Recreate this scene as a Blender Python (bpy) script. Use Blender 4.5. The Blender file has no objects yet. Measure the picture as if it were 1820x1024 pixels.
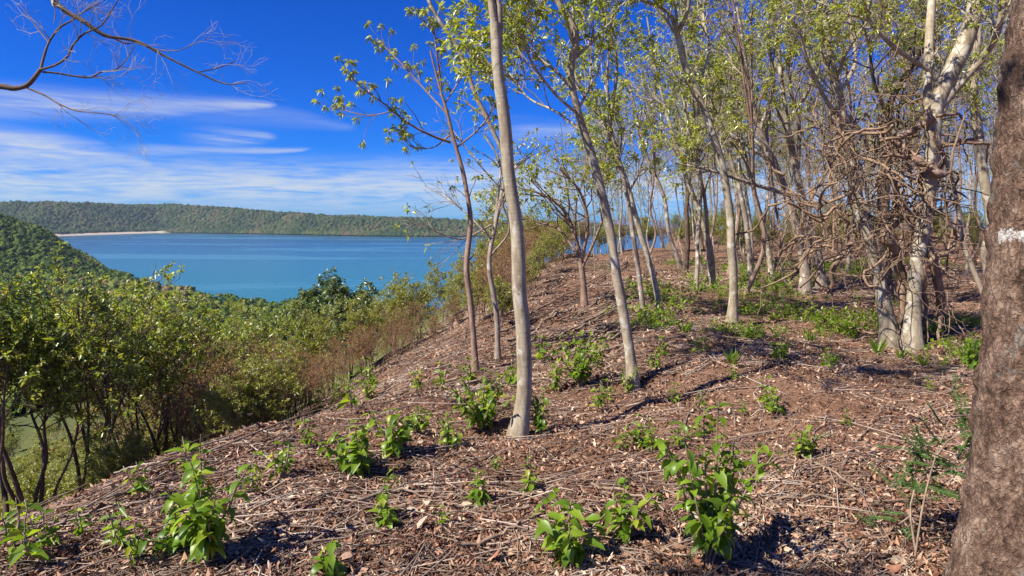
import bpy, math, random
import numpy as np
from mathutils import Vector, Matrix
R_ = math.radians
rng = np.random.default_rng(11)
sc = bpy.context.scene
COL = sc.collection

# ---------------------------------------------------------------- camera, sky, sun, exposure
F, CX, CY, PITCH, EYE = 1112.0, 910.0, 512.0, R_(6.5), 1.6
cd = bpy.data.cameras.new('camera'); cam = bpy.data.objects.new('camera', cd); COL.objects.link(cam)
cd.sensor_width = 36; cd.lens = F / 1820 * 36; cd.clip_start = 0.05; cd.clip_end = 30000
cam.location = (0, 0, EYE); cam.rotation_euler = (R_(90) - PITCH, 0, 0)
sc.camera = cam
SUN_DIR = Vector((-0.87, -0.46, 1.10)).normalized()        # towards the sun: left, a little behind, high
SUN_EL = math.asin(SUN_DIR.z); SUN_AZ = math.atan2(SUN_DIR.x, SUN_DIR.y)
sd = bpy.data.lights.new('sun', 'SUN'); sun = bpy.data.objects.new('sun', sd); COL.objects.link(sun)
sd.energy = 5.0; sd.angle = R_(0.53); sd.color = (1.0, 0.93, 0.80)
sun.location = (-30, -16, 40); sun.rotation_euler = SUN_DIR.to_track_quat('Z', 'Y').to_euler()
sc.view_settings.view_transform = 'Standard'; sc.view_settings.look = 'None'
sc.view_settings.gamma = 1.0; sc.view_settings.use_curve_mapping = False
sc.view_settings.exposure = 0.95
sc.render.engine = 'CYCLES'
cy = sc.cycles
cy.max_bounces = 6; cy.diffuse_bounces = 3; cy.glossy_bounces = 2; cy.transmission_bounces = 3
cy.transparent_max_bounces = 6; cy.volume_bounces = 0; cy.use_denoising = True
cy.sample_clamp_indirect = 6.0


def ray(u, v):
    dx, dz = (u - CX) / F, (CY - v) / F
    return np.array([dx, math.cos(PITCH) + dz * math.sin(PITCH), -math.sin(PITCH) + dz * math.cos(PITCH)])


def at(u, v, Y):
    d = ray(u, v)
    return np.array([0, 0, EYE]) + d * (Y / d[1])


class NT:
    """tiny helper to write shader node trees"""
    def __init__(s, tree): s.t = tree; s.n = tree.nodes; s.l = tree.links; s.n.clear()
    def new(s, typ, **kw):
        n = s.n.new(typ)
        for k, v in kw.items(): setattr(n, k, v)
        return n
    def put(s, sock, v):
        if isinstance(v, bpy.types.NodeSocket): s.l.new(v, sock)
        else: sock.default_value = v
    def m(s, op, a, b=0.0, c=0.0, clamp=False):
        n = s.new('ShaderNodeMath', operation=op, use_clamp=clamp)
        s.put(n.inputs[0], a); s.put(n.inputs[1], b); s.put(n.inputs[2], c)
        return n.outputs[0]
    def sm(s, x, a, b):
        n = s.new('ShaderNodeMapRange', interpolation_type='SMOOTHSTEP')
        s.put(n.inputs['Value'], x); s.put(n.inputs['From Min'], a); s.put(n.inputs['From Max'], b)
        return n.outputs[0]
    def noise(s, vec, scale, detail=4, rough=0.55, dist=0.0):
        n = s.new('ShaderNodeTexNoise'); s.put(n.inputs['Vector'], vec)
        n.inputs['Scale'].default_value = scale; n.inputs['Detail'].default_value = detail
        n.inputs['Roughness'].default_value = rough; n.inputs['Distortion'].default_value = dist
        return n.outputs['Fac']
    def mapping(s, vec, scale=(1, 1, 1), loc=(0, 0, 0), rot=(0, 0, 0)):
        n = s.new('ShaderNodeMapping'); s.put(n.inputs['Vector'], vec)
        n.inputs['Scale'].default_value = scale; n.inputs['Location'].default_value = loc; n.inputs['Rotation'].default_value = rot
        return n.outputs[0]
    def ramp(s, fac, stops, interp='LINEAR'):
        n = s.new('ShaderNodeValToRGB'); s.put(n.inputs[0], fac)
        cr = n.color_ramp; cr.interpolation = interp
        while len(cr.elements) < len(stops): cr.elements.new(0.5)
        for e, (p, c) in zip(cr.elements, stops): e.position = p; e.color = (*c, 1)
        return n.outputs[0]
    def mix(s, fac, a, b, typ='MIX'):
        n = s.new('ShaderNodeMix', data_type='RGBA', blend_type=typ)
        s.put(n.inputs[0], fac)
        s.put(n.inputs[6], (*a, 1) if isinstance(a, tuple) else a); s.put(n.inputs[7], (*b, 1) if isinstance(b, tuple) else b)
        return n.outputs[2]
    def bump(s, h, strength, dist):
        n = s.new('ShaderNodeBump'); s.put(n.inputs['Height'], h)
        n.inputs['Strength'].default_value = strength; n.inputs['Distance'].default_value = dist
        return n.outputs[0]


def pix_ae(u, v):
    d = ray(u, v); d = d / np.linalg.norm(d)
    return math.atan2(d[0], d[1]), math.asin(d[2])


def make_world():
    w = bpy.data.worlds.new('World'); sc.world = w; w.use_nodes = True
    t = NT(w.node_tree)
    sky = t.new('ShaderNodeTexSky', sky_type='NISHITA', sun_disc=False)
    sky.sun_elevation = SUN_EL; sky.sun_rotation = SUN_AZ
    sky.altitude = 100; sky.air_density = 0.85; sky.dust_density = 0.15; sky.ozone_density = 4.0
    hs = t.new('ShaderNodeHueSaturation'); hs.inputs['Saturation'].default_value = 1.28
    hs.inputs['Value'].default_value = 1.0
    t.l.new(sky.outputs[0], hs.inputs['Color'])
    blue = t.mix(1.0, hs.outputs[0], (0.06, 0.37, 0.93), 'MULTIPLY')
    tc = t.new('ShaderNodeTexCoord'); xyz = t.new('ShaderNodeSeparateXYZ'); t.l.new(tc.outputs['Generated'], xyz.inputs[0])
    az = t.m('ARCTAN2', xyz.outputs[0], xyz.outputs[1]); el = t.m('ARCSINE', xyz.outputs[2])
    cv = t.new('ShaderNodeCombineXYZ'); t.l.new(az, cv.inputs[0]); t.l.new(el, cv.inputs[1])
    ae = cv.outputs[0]
    warp = t.noise(t.mapping(ae, (3.0, 9.0, 1)), 1.0, 3)
    wisp = t.noise(t.mapping(ae, (5.0, 62.0, 1), rot=(0, 0, R_(-2.5))), 1.0, 7, 0.66, 0.9)
    fine = t.noise(t.mapping(ae, (16.0, 150.0, 1), rot=(0, 0, R_(2))), 1.0, 5, 0.65, 0.4)
    elw = t.m('ADD', el, t.m('MULTIPLY', t.m('SUBTRACT', warp, 0.5), 0.035))
    tot = None

    def streak(u0, v0, u1, v1, thick, dens, texw):
        nonlocal tot
        a0, e0 = pix_ae(u0, v0); a1, e1 = pix_ae(u1, v1); k = (e1 - e0) / (a1 - a0)
        line = t.m('MULTIPLY_ADD', t.m('SUBTRACT', az, a0), k, e0)
        off = t.m('ABSOLUTE', t.m('SUBTRACT', elw, line))
        s = t.m('DIVIDE', t.m('SUBTRACT', az, a0), a1 - a0, clamp=True)
        th = t.m('MULTIPLY', t.m('SQRT', t.m('SUBTRACT', 1.0, s)), thick / F)
        body = t.m('SUBTRACT', 1.0, t.sm(off, 0.0, t.m('ADD', th, 0.0005)))
        ends = t.m('MULTIPLY', t.sm(az, a0 - 0.05, a0 + 0.05), t.m('SUBTRACT', 1.0, t.sm(az, a1 - 0.02, a1)))
        tex = t.m('MULTIPLY_ADD', t.sm(wisp, 0.3, 0.7), texw, 1 - texw)
        b = t.m('MULTIPLY', t.m('MULTIPLY', body, ends), t.m('MULTIPLY', tex, dens))
        tot = b if tot is None else t.m('MAXIMUM', tot, b)
    streak(-300, 160, 500, 194, 42, 0.72, 0.6)
    streak(300, 190, 640, 228, 34, 0.20, 0.5)
    streak(-400, 205, 290, 290, 60, 0.95, 0.75)
    streak(210, 266, 560, 262, 13, 0.62, 0.7)
    streak(370, 243, 500, 244, 22, 0.75, 0.9)
    streak(-900, 300, 1150, 304, 20, 0.9, 0.55)
    streak(900, 235, 1120, 225, 40, 0.40, 0.8)
    # thin banks along the whole horizon
    low = t.m('MULTIPLY', t.sm(el, -0.02, 0.05), t.m('SUBTRACT', 1.0, t.sm(elw, 0.045, 0.105)))
    bank = t.m('MULTIPLY', low, t.sm(t.m('MULTIPLY_ADD', fine, 0.4, t.m('MULTIPLY', wisp, 0.6)), 0.28, 0.58))
    tot = t.m('MAXIMUM', tot, t.m('MULTIPLY', bank, 0.85))
    tot = t.m('MULTIPLY', tot, t.m('MULTIPLY_ADD', t.sm(fine, 0.25, 0.7), 0.35, 0.72), clamp=True)
    col = t.mix(tot, blue, (4.1, 4.45, 4.8))
    bg = t.new('ShaderNodeBackground'); t.l.new(col, bg.inputs[0]); bg.inputs[1].default_value = 0.085
    out = t.new('ShaderNodeOutputWorld'); t.l.new(bg.outputs[0], out.inputs[0])


make_world()

# ---------------------------------------------------------------- numpy helpers
def nrm(a): return a / np.maximum(np.linalg.norm(a, axis=-1, keepdims=True), 1e-9)


def _hash(i, j, k):
    n = (i * 374761393 + j * 668265263 + k * 2147483647 + 1442695) & 0xffffffff
    n = ((n ^ (n >> 13)) * 1274126177) & 0xffffffff
    n = ((n ^ (n >> 16)) * 2246822519) & 0xffffffff
    return ((n ^ (n >> 15)) & 0xffffff) / 0xffffff


def vnoise(p):
    p = np.asarray(p, float); i = np.floor(p).astype(np.int64); f = p - i; f = f * f * (3 - 2 * f)
    o = 0
    for a in (0, 1):
        for b in (0, 1):
            for c in (0, 1):
                w = (f[..., 0] if a else 1 - f[..., 0]) * (f[..., 1] if b else 1 - f[..., 1]) * (f[..., 2] if c else 1 - f[..., 2])
                o = o + w * _hash(i[..., 0] + a, i[..., 1] + b, i[..., 2] + c)
    return o * 2 - 1


def fbm(p, oct=4):
    s, a = 0, 1.0
    for k in range(oct): s = s + a * vnoise(p * 2 ** k + 17.3 * k); a *= 0.5
    return s / 1.9


def sstep(a, b, x):
    t = np.clip((x - a) / (b - a), 0, 1); return t * t * (3 - 2 * t)


class MB:
    """collects verts and faces, then links them as one mesh object"""
    def __init__(s): s.v = []; s.q = []; s.t = []; s.n = 0
    def add(s, v, quads=None, tris=None):
        if quads is not None and len(quads): s.q.append(np.asarray(quads) + s.n)
        if tris is not None and len(tris): s.t.append(np.asarray(tris) + s.n)
        s.v.append(np.asarray(v, float)); s.n += len(v)
    def tubes(s, P, Rr, sides=5):
        m, n, _ = P.shape
        T = np.empty_like(P); T[:, 1:-1] = P[:, 2:] - P[:, :-2]; T[:, 0] = P[:, 1] - P[:, 0]; T[:, -1] = P[:, -1] - P[:, -2]
        T = nrm(T); ch = nrm(P[:, -1] - P[:, 0])
        ref = np.zeros((m, 3)); ref[np.arange(m), np.argmin(np.abs(ch), axis=1)] = 1
        U = nrm(np.cross(T, ref[:, None, :])); V = np.cross(T, U)
        a = np.arange(sides) * 2 * np.pi / sides
        X = P[:, :, None] + Rr[:, :, None, None] * (np.cos(a)[:, None] * U[:, :, None] + np.sin(a)[:, None] * V[:, :, None])
        idx = np.arange(m * n * sides).reshape(m, n, sides); nx = np.roll(idx, -1, axis=2)
        Q = np.stack([idx[:, :-1], nx[:, :-1], nx[:, 1:], idx[:, 1:]], -1).reshape(-1, 4)
        caps = []
        if sides == 4: caps = np.concatenate([idx[:, -1], idx[:, 0, ::-1]])
        s.add(X.reshape(-1, 3), np.concatenate([Q, caps]) if len(caps) else Q)
    def leaves(s, pos, d, L, W, droop=0.15, fold=0.25, tilt=0.6):
        m = len(pos); d = nrm(d)
        up = np.array([0, 0, 1.0]) + rng.normal(0, tilt, (m, 3)); S = nrm(np.cross(d, up)); N = np.cross(S, d)
        L = np.broadcast_to(L, (m,))[:, None]; W = np.broadcast_to(W, (m,))[:, None]
        mid = pos + d * L * 0.45
        l = mid + S * W / 2 + N * W * fold; r = mid - S * W / 2 + N * W * fold
        tip = pos + d * L; tip[:, 2] -= L[:, 0] * droop
        v = np.stack([pos, r, tip, l], 1).reshape(-1, 3); b = np.arange(m)[:, None] * 4
        s.add(v, tris=np.concatenate([b + [0, 1, 2], b + [0, 2, 3]]))
    def mesh(s, name, mat, smooth=True):
        me = bpy.data.meshes.new(name)
        v = np.concatenate(s.v); q = np.concatenate(s.q) if s.q else np.zeros((0, 4), int); t = np.concatenate(s.t) if s.t else np.zeros((0, 3), int)
        me.vertices.add(len(v)); me.vertices.foreach_set('co', v.ravel())
        li = np.concatenate([q.ravel(), t.ravel()]).astype(np.int32); me.loops.add(len(li)); me.loops.foreach_set('vertex_index', li)
        st = np.concatenate([np.arange(len(q)) * 4, len(q) * 4 + np.arange(len(t)) * 3]).astype(np.int32)
        me.polygons.add(len(st)); me.polygons.foreach_set('loop_start', st)
        me.update(calc_edges=True)
        me.polygons.foreach_set('use_smooth', np.full(len(st), smooth))
        if mat: me.materials.append(mat)
        me.validate(); me.update()
        return me
    def build(s, name, mat, parent=None, smooth=True):
        return link(name, s.mesh(name, mat, smooth), parent)


def link(name, data, parent=None):
    o = bpy.data.objects.new(name, data); COL.objects.link(o); o.parent = parent; return o


def tag(o, label=None, cat=None, group=None, kind=None):
    for k, v in (('label', label), ('category', cat), ('group', group), ('kind', kind)):
        if v: o[k] = v
    return o


def thing(name, label, cat, loc, group=None):
    o = link(name, None); o.location = tuple(map(float, loc)); o.empty_display_size = 0.2
    return tag(o, label, cat, group)


def copy_thing(o, loc, rz=0.0, s=1.0, label=None, group=None, parent=None):
    c = o.copy(); COL.objects.link(c); c.parent = parent
    if parent is None:
        c.location = tuple(map(float, loc)); c.rotation_euler = (0, 0, rz); c.scale = (s, s, s)
        if label: c['label'] = label
        if group: c['group'] = group
    for ch in o.children: copy_thing(ch, None, parent=c)
    return c


# ---------------------------------------------------------------- materials
def mat(name):
    m = bpy.data.materials.new(name); m.use_nodes = True; return m, NT(m.node_tree)


def finish(t, col, rough=0.8, bump=None, spec=0.3):
    p = t.new('ShaderNodeBsdfPrincipled'); t.put(p.inputs['Base Color'], (*col, 1) if isinstance(col, tuple) else col)
    t.put(p.inputs['Roughness'], rough); p.inputs['Specular IOR Level'].default_value = spec
    if bump is not None: t.l.new(bump, p.inputs['Normal'])
    o = t.new('ShaderNodeOutputMaterial'); t.l.new(p.outputs[0], o.inputs[0]); return p


def leaf_mat(name, dark, mid, light, trans=0.42, gloss=0.06):
    m, t = mat(name)
    g = t.new('ShaderNodeNewGeometry'); oi = t.new('ShaderNodeObjectInfo')
    f = t.m('FRACT', t.m('ADD', g.outputs['Random Per Island'], oi.outputs['Random']))
    c = t.ramp(f, [(0, dark), (0.5, mid), (0.93, light), (1, (light[0] * 1.25, light[1] * 0.95, light[2]))])
    d = t.new('ShaderNodeBsdfDiffuse'); t.l.new(c, d.inputs[0])
    tr = t.new('ShaderNodeBsdfTranslucent')
    t.l.new(t.mix(0.7, c, (2.0, 1.75, 0.55), 'MULTIPLY'), tr.inputs[0])
    mx = t.new('ShaderNodeMixShader'); mx.inputs[0].default_value = trans
    t.l.new(d.outputs[0], mx.inputs[1]); t.l.new(tr.outputs[0], mx.inputs[2])
    gl = t.new('ShaderNodeBsdfGlossy'); gl.inputs['Roughness'].default_value = 0.42; gl.inputs[0].default_value = (1, 1, 1, 1)
    m2 = t.new('ShaderNodeMixShader'); m2.inputs[0].default_value = gloss
    t.l.new(mx.outputs[0], m2.inputs[1]); t.l.new(gl.outputs[0], m2.inputs[2])
    o = t.new('ShaderNodeOutputMaterial'); t.l.new(m2.outputs[0], o.inputs[0])
    return m


def bark_mat(name, dark, mid, light, lichen=None, scale=1.0, lich=0.55, rings=0.3):
    m, t = mat(name)
    tc = t.new('ShaderNodeTexCoord'); ob = tc.outputs['Object']
    a = t.noise(t.mapping(ob, (9, 9, 2.2)), scale, 6, 0.65)
    b = t.noise(t.mapping(ob, (30, 30, 9)), scale, 5, 0.7)
    ring = t.noise(t.mapping(ob, (2, 2, 45)), scale, 3, 0.6)
    f = t.m('ADD', t.m('MULTIPLY', a, 0.6), t.m('MULTIPLY', b, 0.4))
    c = t.ramp(f, [(0.32, dark), (0.5, mid), (0.68, light)])
    c = t.mix(t.m('MULTIPLY', t.sm(ring, 0.5, 0.7), rings), c, tuple(x * 0.55 for x in mid))
    scar = t.noise(t.mapping(ob, (6, 6, 4)), scale * 1.3, 6, 0.7, 0.8)
    c = t.mix(t.m('MULTIPLY', t.sm(scar, 0.58, 0.66), 0.6), c, tuple(x * 0.8 for x in dark))
    if lichen:
        l = t.noise(t.mapping(ob, (7, 7, 5)), scale, 5, 0.6, 0.3)
        c = t.mix(t.sm(l, lich, lich + 0.08), c, lichen)
    finish(t, c, 0.85, t.bump(t.m('ADD', f, t.m('MULTIPLY', ring, 0.3)), 0.6, 0.012))
    return m


M = {}
M['pale_bark'] = bark_mat('pale_bark', (0.14, 0.105, 0.07), (0.32, 0.265, 0.185), (0.49, 0.43, 0.325), (0.47, 0.43, 0.35))
M['grey_bark'] = bark_mat('grey_bark', (0.12, 0.095, 0.075), (0.27, 0.215, 0.165), (0.42, 0.35, 0.28), (0.5, 0.45, 0.38))
M['red_bark'] = bark_mat('red_bark', (0.12, 0.07, 0.05), (0.25, 0.165, 0.12), (0.40, 0.29, 0.22))
M['dark_bark'] = bark_mat('dark_bark', (0.04, 0.026, 0.02), (0.11, 0.075, 0.055), (0.22, 0.165, 0.13))
M['twig'] = bark_mat('twig', (0.10, 0.07, 0.05), (0.24, 0.17, 0.12), (0.38, 0.30, 0.23), rings=0.0)
M['brush'] = bark_mat('brush', (0.10, 0.055, 0.04), (0.24, 0.145, 0.10), (0.38, 0.26, 0.19), rings=0.0)
M['pale_twig'] = bark_mat('pale_twig', (0.18, 0.15, 0.11), (0.32, 0.28, 0.22), (0.5, 0.46, 0.38), rings=0.0)
M['dry_vine'] = bark_mat('dry_vine', (0.11, 0.065, 0.04), (0.23, 0.15, 0.095), (0.37, 0.265, 0.175), rings=0.0)
M['leaf_spring'] = leaf_mat('leaf_spring', (0.14, 0.20, 0.02), (0.25, 0.32, 0.03), (0.38, 0.42, 0.06), 0.52)
M['leaf_forest'] = leaf_mat('leaf_forest', (0.16, 0.21, 0.03), (0.27, 0.33, 0.045), (0.40, 0.44, 0.08), 0.55)
M['leaf_shrub'] = leaf_mat('leaf_shrub', (0.11, 0.17, 0.022), (0.19, 0.26, 0.03), (0.33, 0.36, 0.06), 0.5)
M['leaf_dark'] = leaf_mat('leaf_dark', (0.05, 0.09, 0.03), (0.085, 0.14, 0.045), (0.14, 0.20, 0.06), 0.35, 0.08)
M['leaf_olive'] = leaf_mat('leaf_olive', (0.13, 0.17, 0.025), (0.21, 0.25, 0.035), (0.33, 0.34, 0.06), 0.5)
M['leaf_plant'] = leaf_mat('leaf_plant', (0.08, 0.16, 0.012), (0.15, 0.26, 0.018), (0.25, 0.36, 0.03), 0.5, 0.025)
M['leaf_fern'] = leaf_mat('leaf_fern', (0.03, 0.09, 0.012), (0.05, 0.13, 0.018), (0.08, 0.18, 0.025), 0.4)
M['leaf_brown'] = leaf_mat('leaf_brown', (0.20, 0.10, 0.06), (0.28, 0.16, 0.09), (0.30, 0.24, 0.09), 0.4, 0.0)
M['canopy'] = leaf_mat('canopy', (0.045, 0.075, 0.02), (0.085, 0.125, 0.03), (0.15, 0.17, 0.05), 0.25, 0.0)


def simple_island(name, stops, rough=0.8, sat=None):
    m, t = mat(name); g = t.new('ShaderNodeNewGeometry')
    tc = t.new('ShaderNodeTexCoord')
    n = t.noise(tc.outputs['Object'], 60, 3)
    patch = t.noise(tc.outputs['Object'], 1.1, 4, 0.6)
    f = t.m('MULTIPLY_ADD', t.m('SUBTRACT', n, 0.5), 0.25, g.outputs['Random Per Island'])
    f = t.m('MULTIPLY_ADD', t.m('SUBTRACT', patch, 0.5), 1.3, f, clamp=True)
    finish(t, t.ramp(f, stops), rough, spec=0.25); return m


M['litter'] = simple_island('litter', [(0, (0.06, 0.026, 0.016)), (0.3, (0.17, 0.078, 0.047)), (0.6, (0.32, 0.175, 0.11)), (0.85, (0.43, 0.27, 0.175)), (1, (0.60, 0.45, 0.33))], 0.75)
M['dead_twig'] = simple_island('dead_twig', [(0, (0.09, 0.06, 0.045)), (0.5, (0.24, 0.175, 0.135)), (1, (0.42, 0.34, 0.28))])


def ground_mat():
    m, t = mat('ground_litter')
    tc = t.new('ShaderNodeTexCoord'); ob = tc.outputs['Object']
    at_ = t.new('ShaderNodeAttribute', attribute_name='cover')
    n1 = t.noise(ob, 9, 6, 0.7); n2 = t.noise(ob, 55, 4, 0.7); n3 = t.noise(ob, 0.8, 4)
    f = t.m('ADD', t.m('MULTIPLY', n1, 0.35), t.m('ADD', t.m('MULTIPLY', n2, 0.45), t.m('MULTIPLY', n3, 0.2)))
    c = t.ramp(f, [(0.3, (0.065, 0.033, 0.021)), (0.5, (0.17, 0.095, 0.06)), (0.7, (0.33, 0.205, 0.14))])
    g = t.ramp(t.noise(ob, 1.6, 6, 0.7), [(0.3, (0.05, 0.065, 0.018)), (0.55, (0.10, 0.125, 0.03)), (0.75, (0.18, 0.16, 0.06))])
    far = t.ramp(t.noise(ob, 0.05, 6, 0.7), [(0.3, (0.03, 0.045, 0.015)), (0.6, (0.06, 0.07, 0.025)), (0.8, (0.13, 0.09, 0.055))])
    sx = t.new('ShaderNodeSeparateColor'); t.l.new(at_.outputs['Color'], sx.inputs[0])
    c = t.mix(sx.outputs[0], c, g); c = t.mix(sx.outputs[1], c, far); c = t.mix(sx.outputs[2], c, (0.42, 0.35, 0.27))
    finish(t, c, 0.9, t.bump(f, 0.8, 0.03), 0.15); return m


M['ground'] = ground_mat()

# ---------------------------------------------------------------- terrain
SEA = -90.0
EDGE_Y = np.array([-200, -4, 1.0, 3.1, 3.8, 4.5, 5.7, 8.5, 14, 21, 30, 60, 200.0])
EDGE_X = np.array([-6, -4.2, -3.6, -2.95, -2.6, -2.15, -1.55, -0.65, 0.2, 1.2, 2.6, 8, 20.0])
SHORE = np.array([(-6000, 4200), (-2060, 2720), (-1150, 1667), (-770, 1180), (-640, 1010), (-480, 860), (-290, 690), (0, 585), (300, 600), (800, 800), (2500, 1000), (7000, 800)], float)


def shore_dist(x, y):
    """positive on the camera's side of the bay shore"""
    best = np.full(np.shape(x), 1e9); sgn = np.ones(np.shape(x))
    for a, b in zip(SHORE[:-1], SHORE[1:]):
        d = b - a; L2 = d @ d
        t = np.clip(((x - a[0]) * d[0] + (y - a[1]) * d[1]) / L2, 0, 1)
        px, py = x - a[0] - t * d[0], y - a[1] - t * d[1]
        r = np.hypot(px, py); cr = d[0] * (y - a[1]) - d[1] * (x - a[0])
        up = r < best; best = np.where(up, r, best); sgn = np.where(up, np.where(cr > 0, -1, 1), sgn)
    return best * sgn


def edge_q(x, y):
    q1 = (np.interp(y, EDGE_Y, EDGE_X) - x) * 0.93; q2 = (y - np.interp(x, [4, 9, 22], [31, 34, 85])) * 0.8; q3 = (x - 70)
    k = 0.5
    m = np.maximum(np.maximum(q1, q2), q3)
    return np.where(m > -3, 0.5 * (m + np.sqrt(m * m + 0.35)), 0.03 / np.maximum(-m, 3) * 1.0)


def H(x, y, fine=True):
    x = np.asarray(x, float); y = np.asarray(y, float)
    q = edge_q(x, y); dS = shore_dist(x, y)
    z = -36 * (1 - np.exp(-q * 0.60 / 36)) - 55 * (1 - sstep(0, 520, dS)) - np.maximum(0, -dS) * 0.05
    z = z + 100 * np.exp(-0.5 * (((x + 915) / 165) ** 2 + ((y - 880) / 300) ** 2)) * sstep(0, 100, dS)
    p = np.stack([x, y, np.zeros_like(x)], -1)
    z = z + 0.14 * vnoise(p * 0.45) * sstep(1, 4, np.hypot(x, y)) + 0.6 * vnoise(p * 0.11 + 5) * sstep(4, 30, q) + 5 * vnoise(p * 0.012 + 9) * sstep(30, 150, q) * sstep(10, 120, dS)
    if fine: z = z + 0.045 * vnoise(p * 2.6) + 0.016 * vnoise(p * 9)
    return z


def hit(u, v, far=80):
    d = ray(u, v); d = d / d[1]
    lo = 1.2
    for n in (70, 24):
        ys = np.geomspace(lo, far, n); pts = np.array([0, 0, EYE]) + ys[:, None] * d
        below = pts[:, 2] <= H(pts[:, 0], pts[:, 1])
        i = int(np.argmax(below)) if below.any() else n - 1
        lo, far = ys[max(i - 1, 0)], ys[i] + 1e-6
    p = pts[i].copy(); p[2] = float(H(p[0], p[1])); return p


def make_ground():
    th = np.radians(np.concatenate([np.arange(-180, -70, 4), np.arange(-70, 70, 0.42), np.arange(70, 180.1, 4)]))
    r = np.geomspace(0.5, 7000, 400)
    T, Rr = np.meshgrid(th, r); x = Rr * np.sin(T); y = Rr * np.cos(T); z = H(x, y)
    n0, n1 = x.shape; idx = np.arange(n0 * n1).reshape(n0, n1)
    q = np.stack([idx[:-1, :-1], idx[:-1, 1:], idx[1:, 1:], idx[1:, :-1]], -1).reshape(-1, 4)[:, ::-1]
    mb = MB(); mb.add(np.stack([x, y, z], -1).reshape(-1, 3), q)
    c = np.array([[0, 0, float(H(0, 0))]]); mb.add(c, tris=[])
    ring = idx[0]; mb.t.append(np.stack([ring[1:], ring[:-1], np.full(n1 - 1, n0 * n1)], -1)[:, ::-1])
    o = mb.build('ground', M['ground']); tag(o, kind='structure')
    X = np.append(x.ravel(), 0); Y = np.append(y.ravel(), 0)
    Q = edge_q(X, Y); dS = shore_dist(X, Y)
    p = np.stack([X, Y, 0 * X], -1)
    cov = np.zeros((len(X), 4), np.float32); cov[:, 3] = 1
    cov[:, 0] = np.clip(sstep(0.8, 4.0, Q + 0.8 * fbm(p * 0.7)) * 0.9 + 0.35 * sstep(0.1, 0.6, fbm(p * 0.35 + 3)) * sstep(7, 14, Y), 0, 1)
    cov[:, 1] = sstep(25, 90, Q); cov[:, 2] = (1 - sstep(2, 9, dS)) * sstep(30, 90, Q)
    a = o.data.color_attributes.new('cover', 'FLOAT_COLOR', 'POINT'); a.data.foreach_set('color', cov.ravel())
    return o


ground = make_ground()


def make_sea():
    m, t = mat('sea_water')
    tc = t.new('ShaderNodeTexCoord'); ob = tc.outputs['Object']
    xyz = t.new('ShaderNodeSeparateXYZ'); t.l.new(ob, xyz.inputs[0])
    wind = t.noise(t.mapping(ob, (0.0009, 0.0045, 1), rot=(0, 0, R_(8))), 1.0, 5, 0.6, 0.6)
    depth = t.sm(t.m('MULTIPLY_ADD', wind, 500.0, xyz.outputs[1]), 700.0, 2500.0)
    c = t.mix(depth, (0.011, 0.135, 0.165), (0.006, 0.072, 0.135))
    gust = t.sm(wind, 0.50, 0.63)
    c = t.mix(t.m('MULTIPLY', gust, 0.7), c, (0.06, 0.18, 0.26))
    w1 = t.noise(t.mapping(ob, (0.10, 0.22, 1)), 1.0, 5, 0.65)
    w2 = t.noise(t.mapping(ob, (0.6, 1.1, 1)), 1.0, 3, 0.6)
    b = t.bump(t.m('ADD', w1, t.m('MULTIPLY', w2, 0.3)), 0.35, 1.2)
    finish(t, c, t.m('MULTIPLY_ADD', gust, 0.15, 0.2), b, 0.2)
    mb = MB(); s = 16000
    mb.add([(-s, -s, SEA), (s, -s, SEA), (s, s, SEA), (-s, s, SEA)], [(0, 1, 2, 3)])
    tag(mb.build('sea', m), kind='structure')


make_sea()

FAR = np.array([(-5200, 3000), (-2900, 3000), (-2150, 2780), (-2090, 3200), (-2000, 3560), (-1600, 3420), (-1190, 3230), (-800, 3000), (-437, 2860), (-100, 2880), (300, 3000), (700, 3250), (1000, 3500)], float)
FAR_TOP = np.array([175, 175, 165, 162, 156, 142, 116, 92, 78, 66, 58, 46, 15], float)


def headland_at(t, s):
    """t along the far shore 0..1, s metres inland"""
    L = np.concatenate([[0], np.cumsum(np.hypot(*np.diff(FAR, axis=0).T))]); L /= L[-1]
    x = np.interp(t, L, FAR[:, 0]); y = np.interp(t, L, FAR[:, 1]); top = np.interp(t, L, FAR_TOP)
    X = x - 0.5 * s, y + 0.86 * s
    p = np.stack([X[0], X[1], 0 * X[0]], -1)
    rise = np.where(t < 0.54, 0.5, 3) + 0.16 * np.clip(s, 0, 60) + (top - 13) * sstep(30, np.interp(t, [0, 0.42, 0.6, 1], [900, 800, 420, 300]), s + 60 * fbm(p * 0.006))
    z = SEA + np.where(s < 0, -4, rise) + (14 * fbm(p * 0.005 + 2) + 8 * fbm(p * 0.017)) * sstep(20, 250, s) * np.clip(top / 90, 0.2, 1)
    return X[0], X[1], z


def make_headland():
    t = np.linspace(0, 1, 330); s = np.concatenate([[-40, -1, 5, 12, 20, 30], np.geomspace(42, 2400, 46)])
    T, S = np.meshgrid(t, s); x, y, z = headland_at(T, S)
    n0, n1 = x.shape; idx = np.arange(n0 * n1).reshape(n0, n1)
    mb = MB(); mb.add(np.stack([x, y, z], -1).reshape(-1, 3), np.stack([idx[:-1, :-1], idx[:-1, 1:], idx[1:, 1:], idx[1:, :-1]], -1).reshape(-1, 4))
    o = mb.build('headland', M['ground']); tag(o, kind='structure')
    cov = np.zeros((n0 * n1, 4), np.float32); cov[:, 3] = 1; cov[:, 1] = 1
    cov[:, 2] = ((1 - sstep(48, 62, S)) * (1 - sstep(0.535, 0.55, T))).ravel()
    a = o.data.color_attributes.new('cover', 'FLOAT_COLOR', 'POINT'); a.data.foreach_set('color', cov.ravel())


make_headland()

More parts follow.
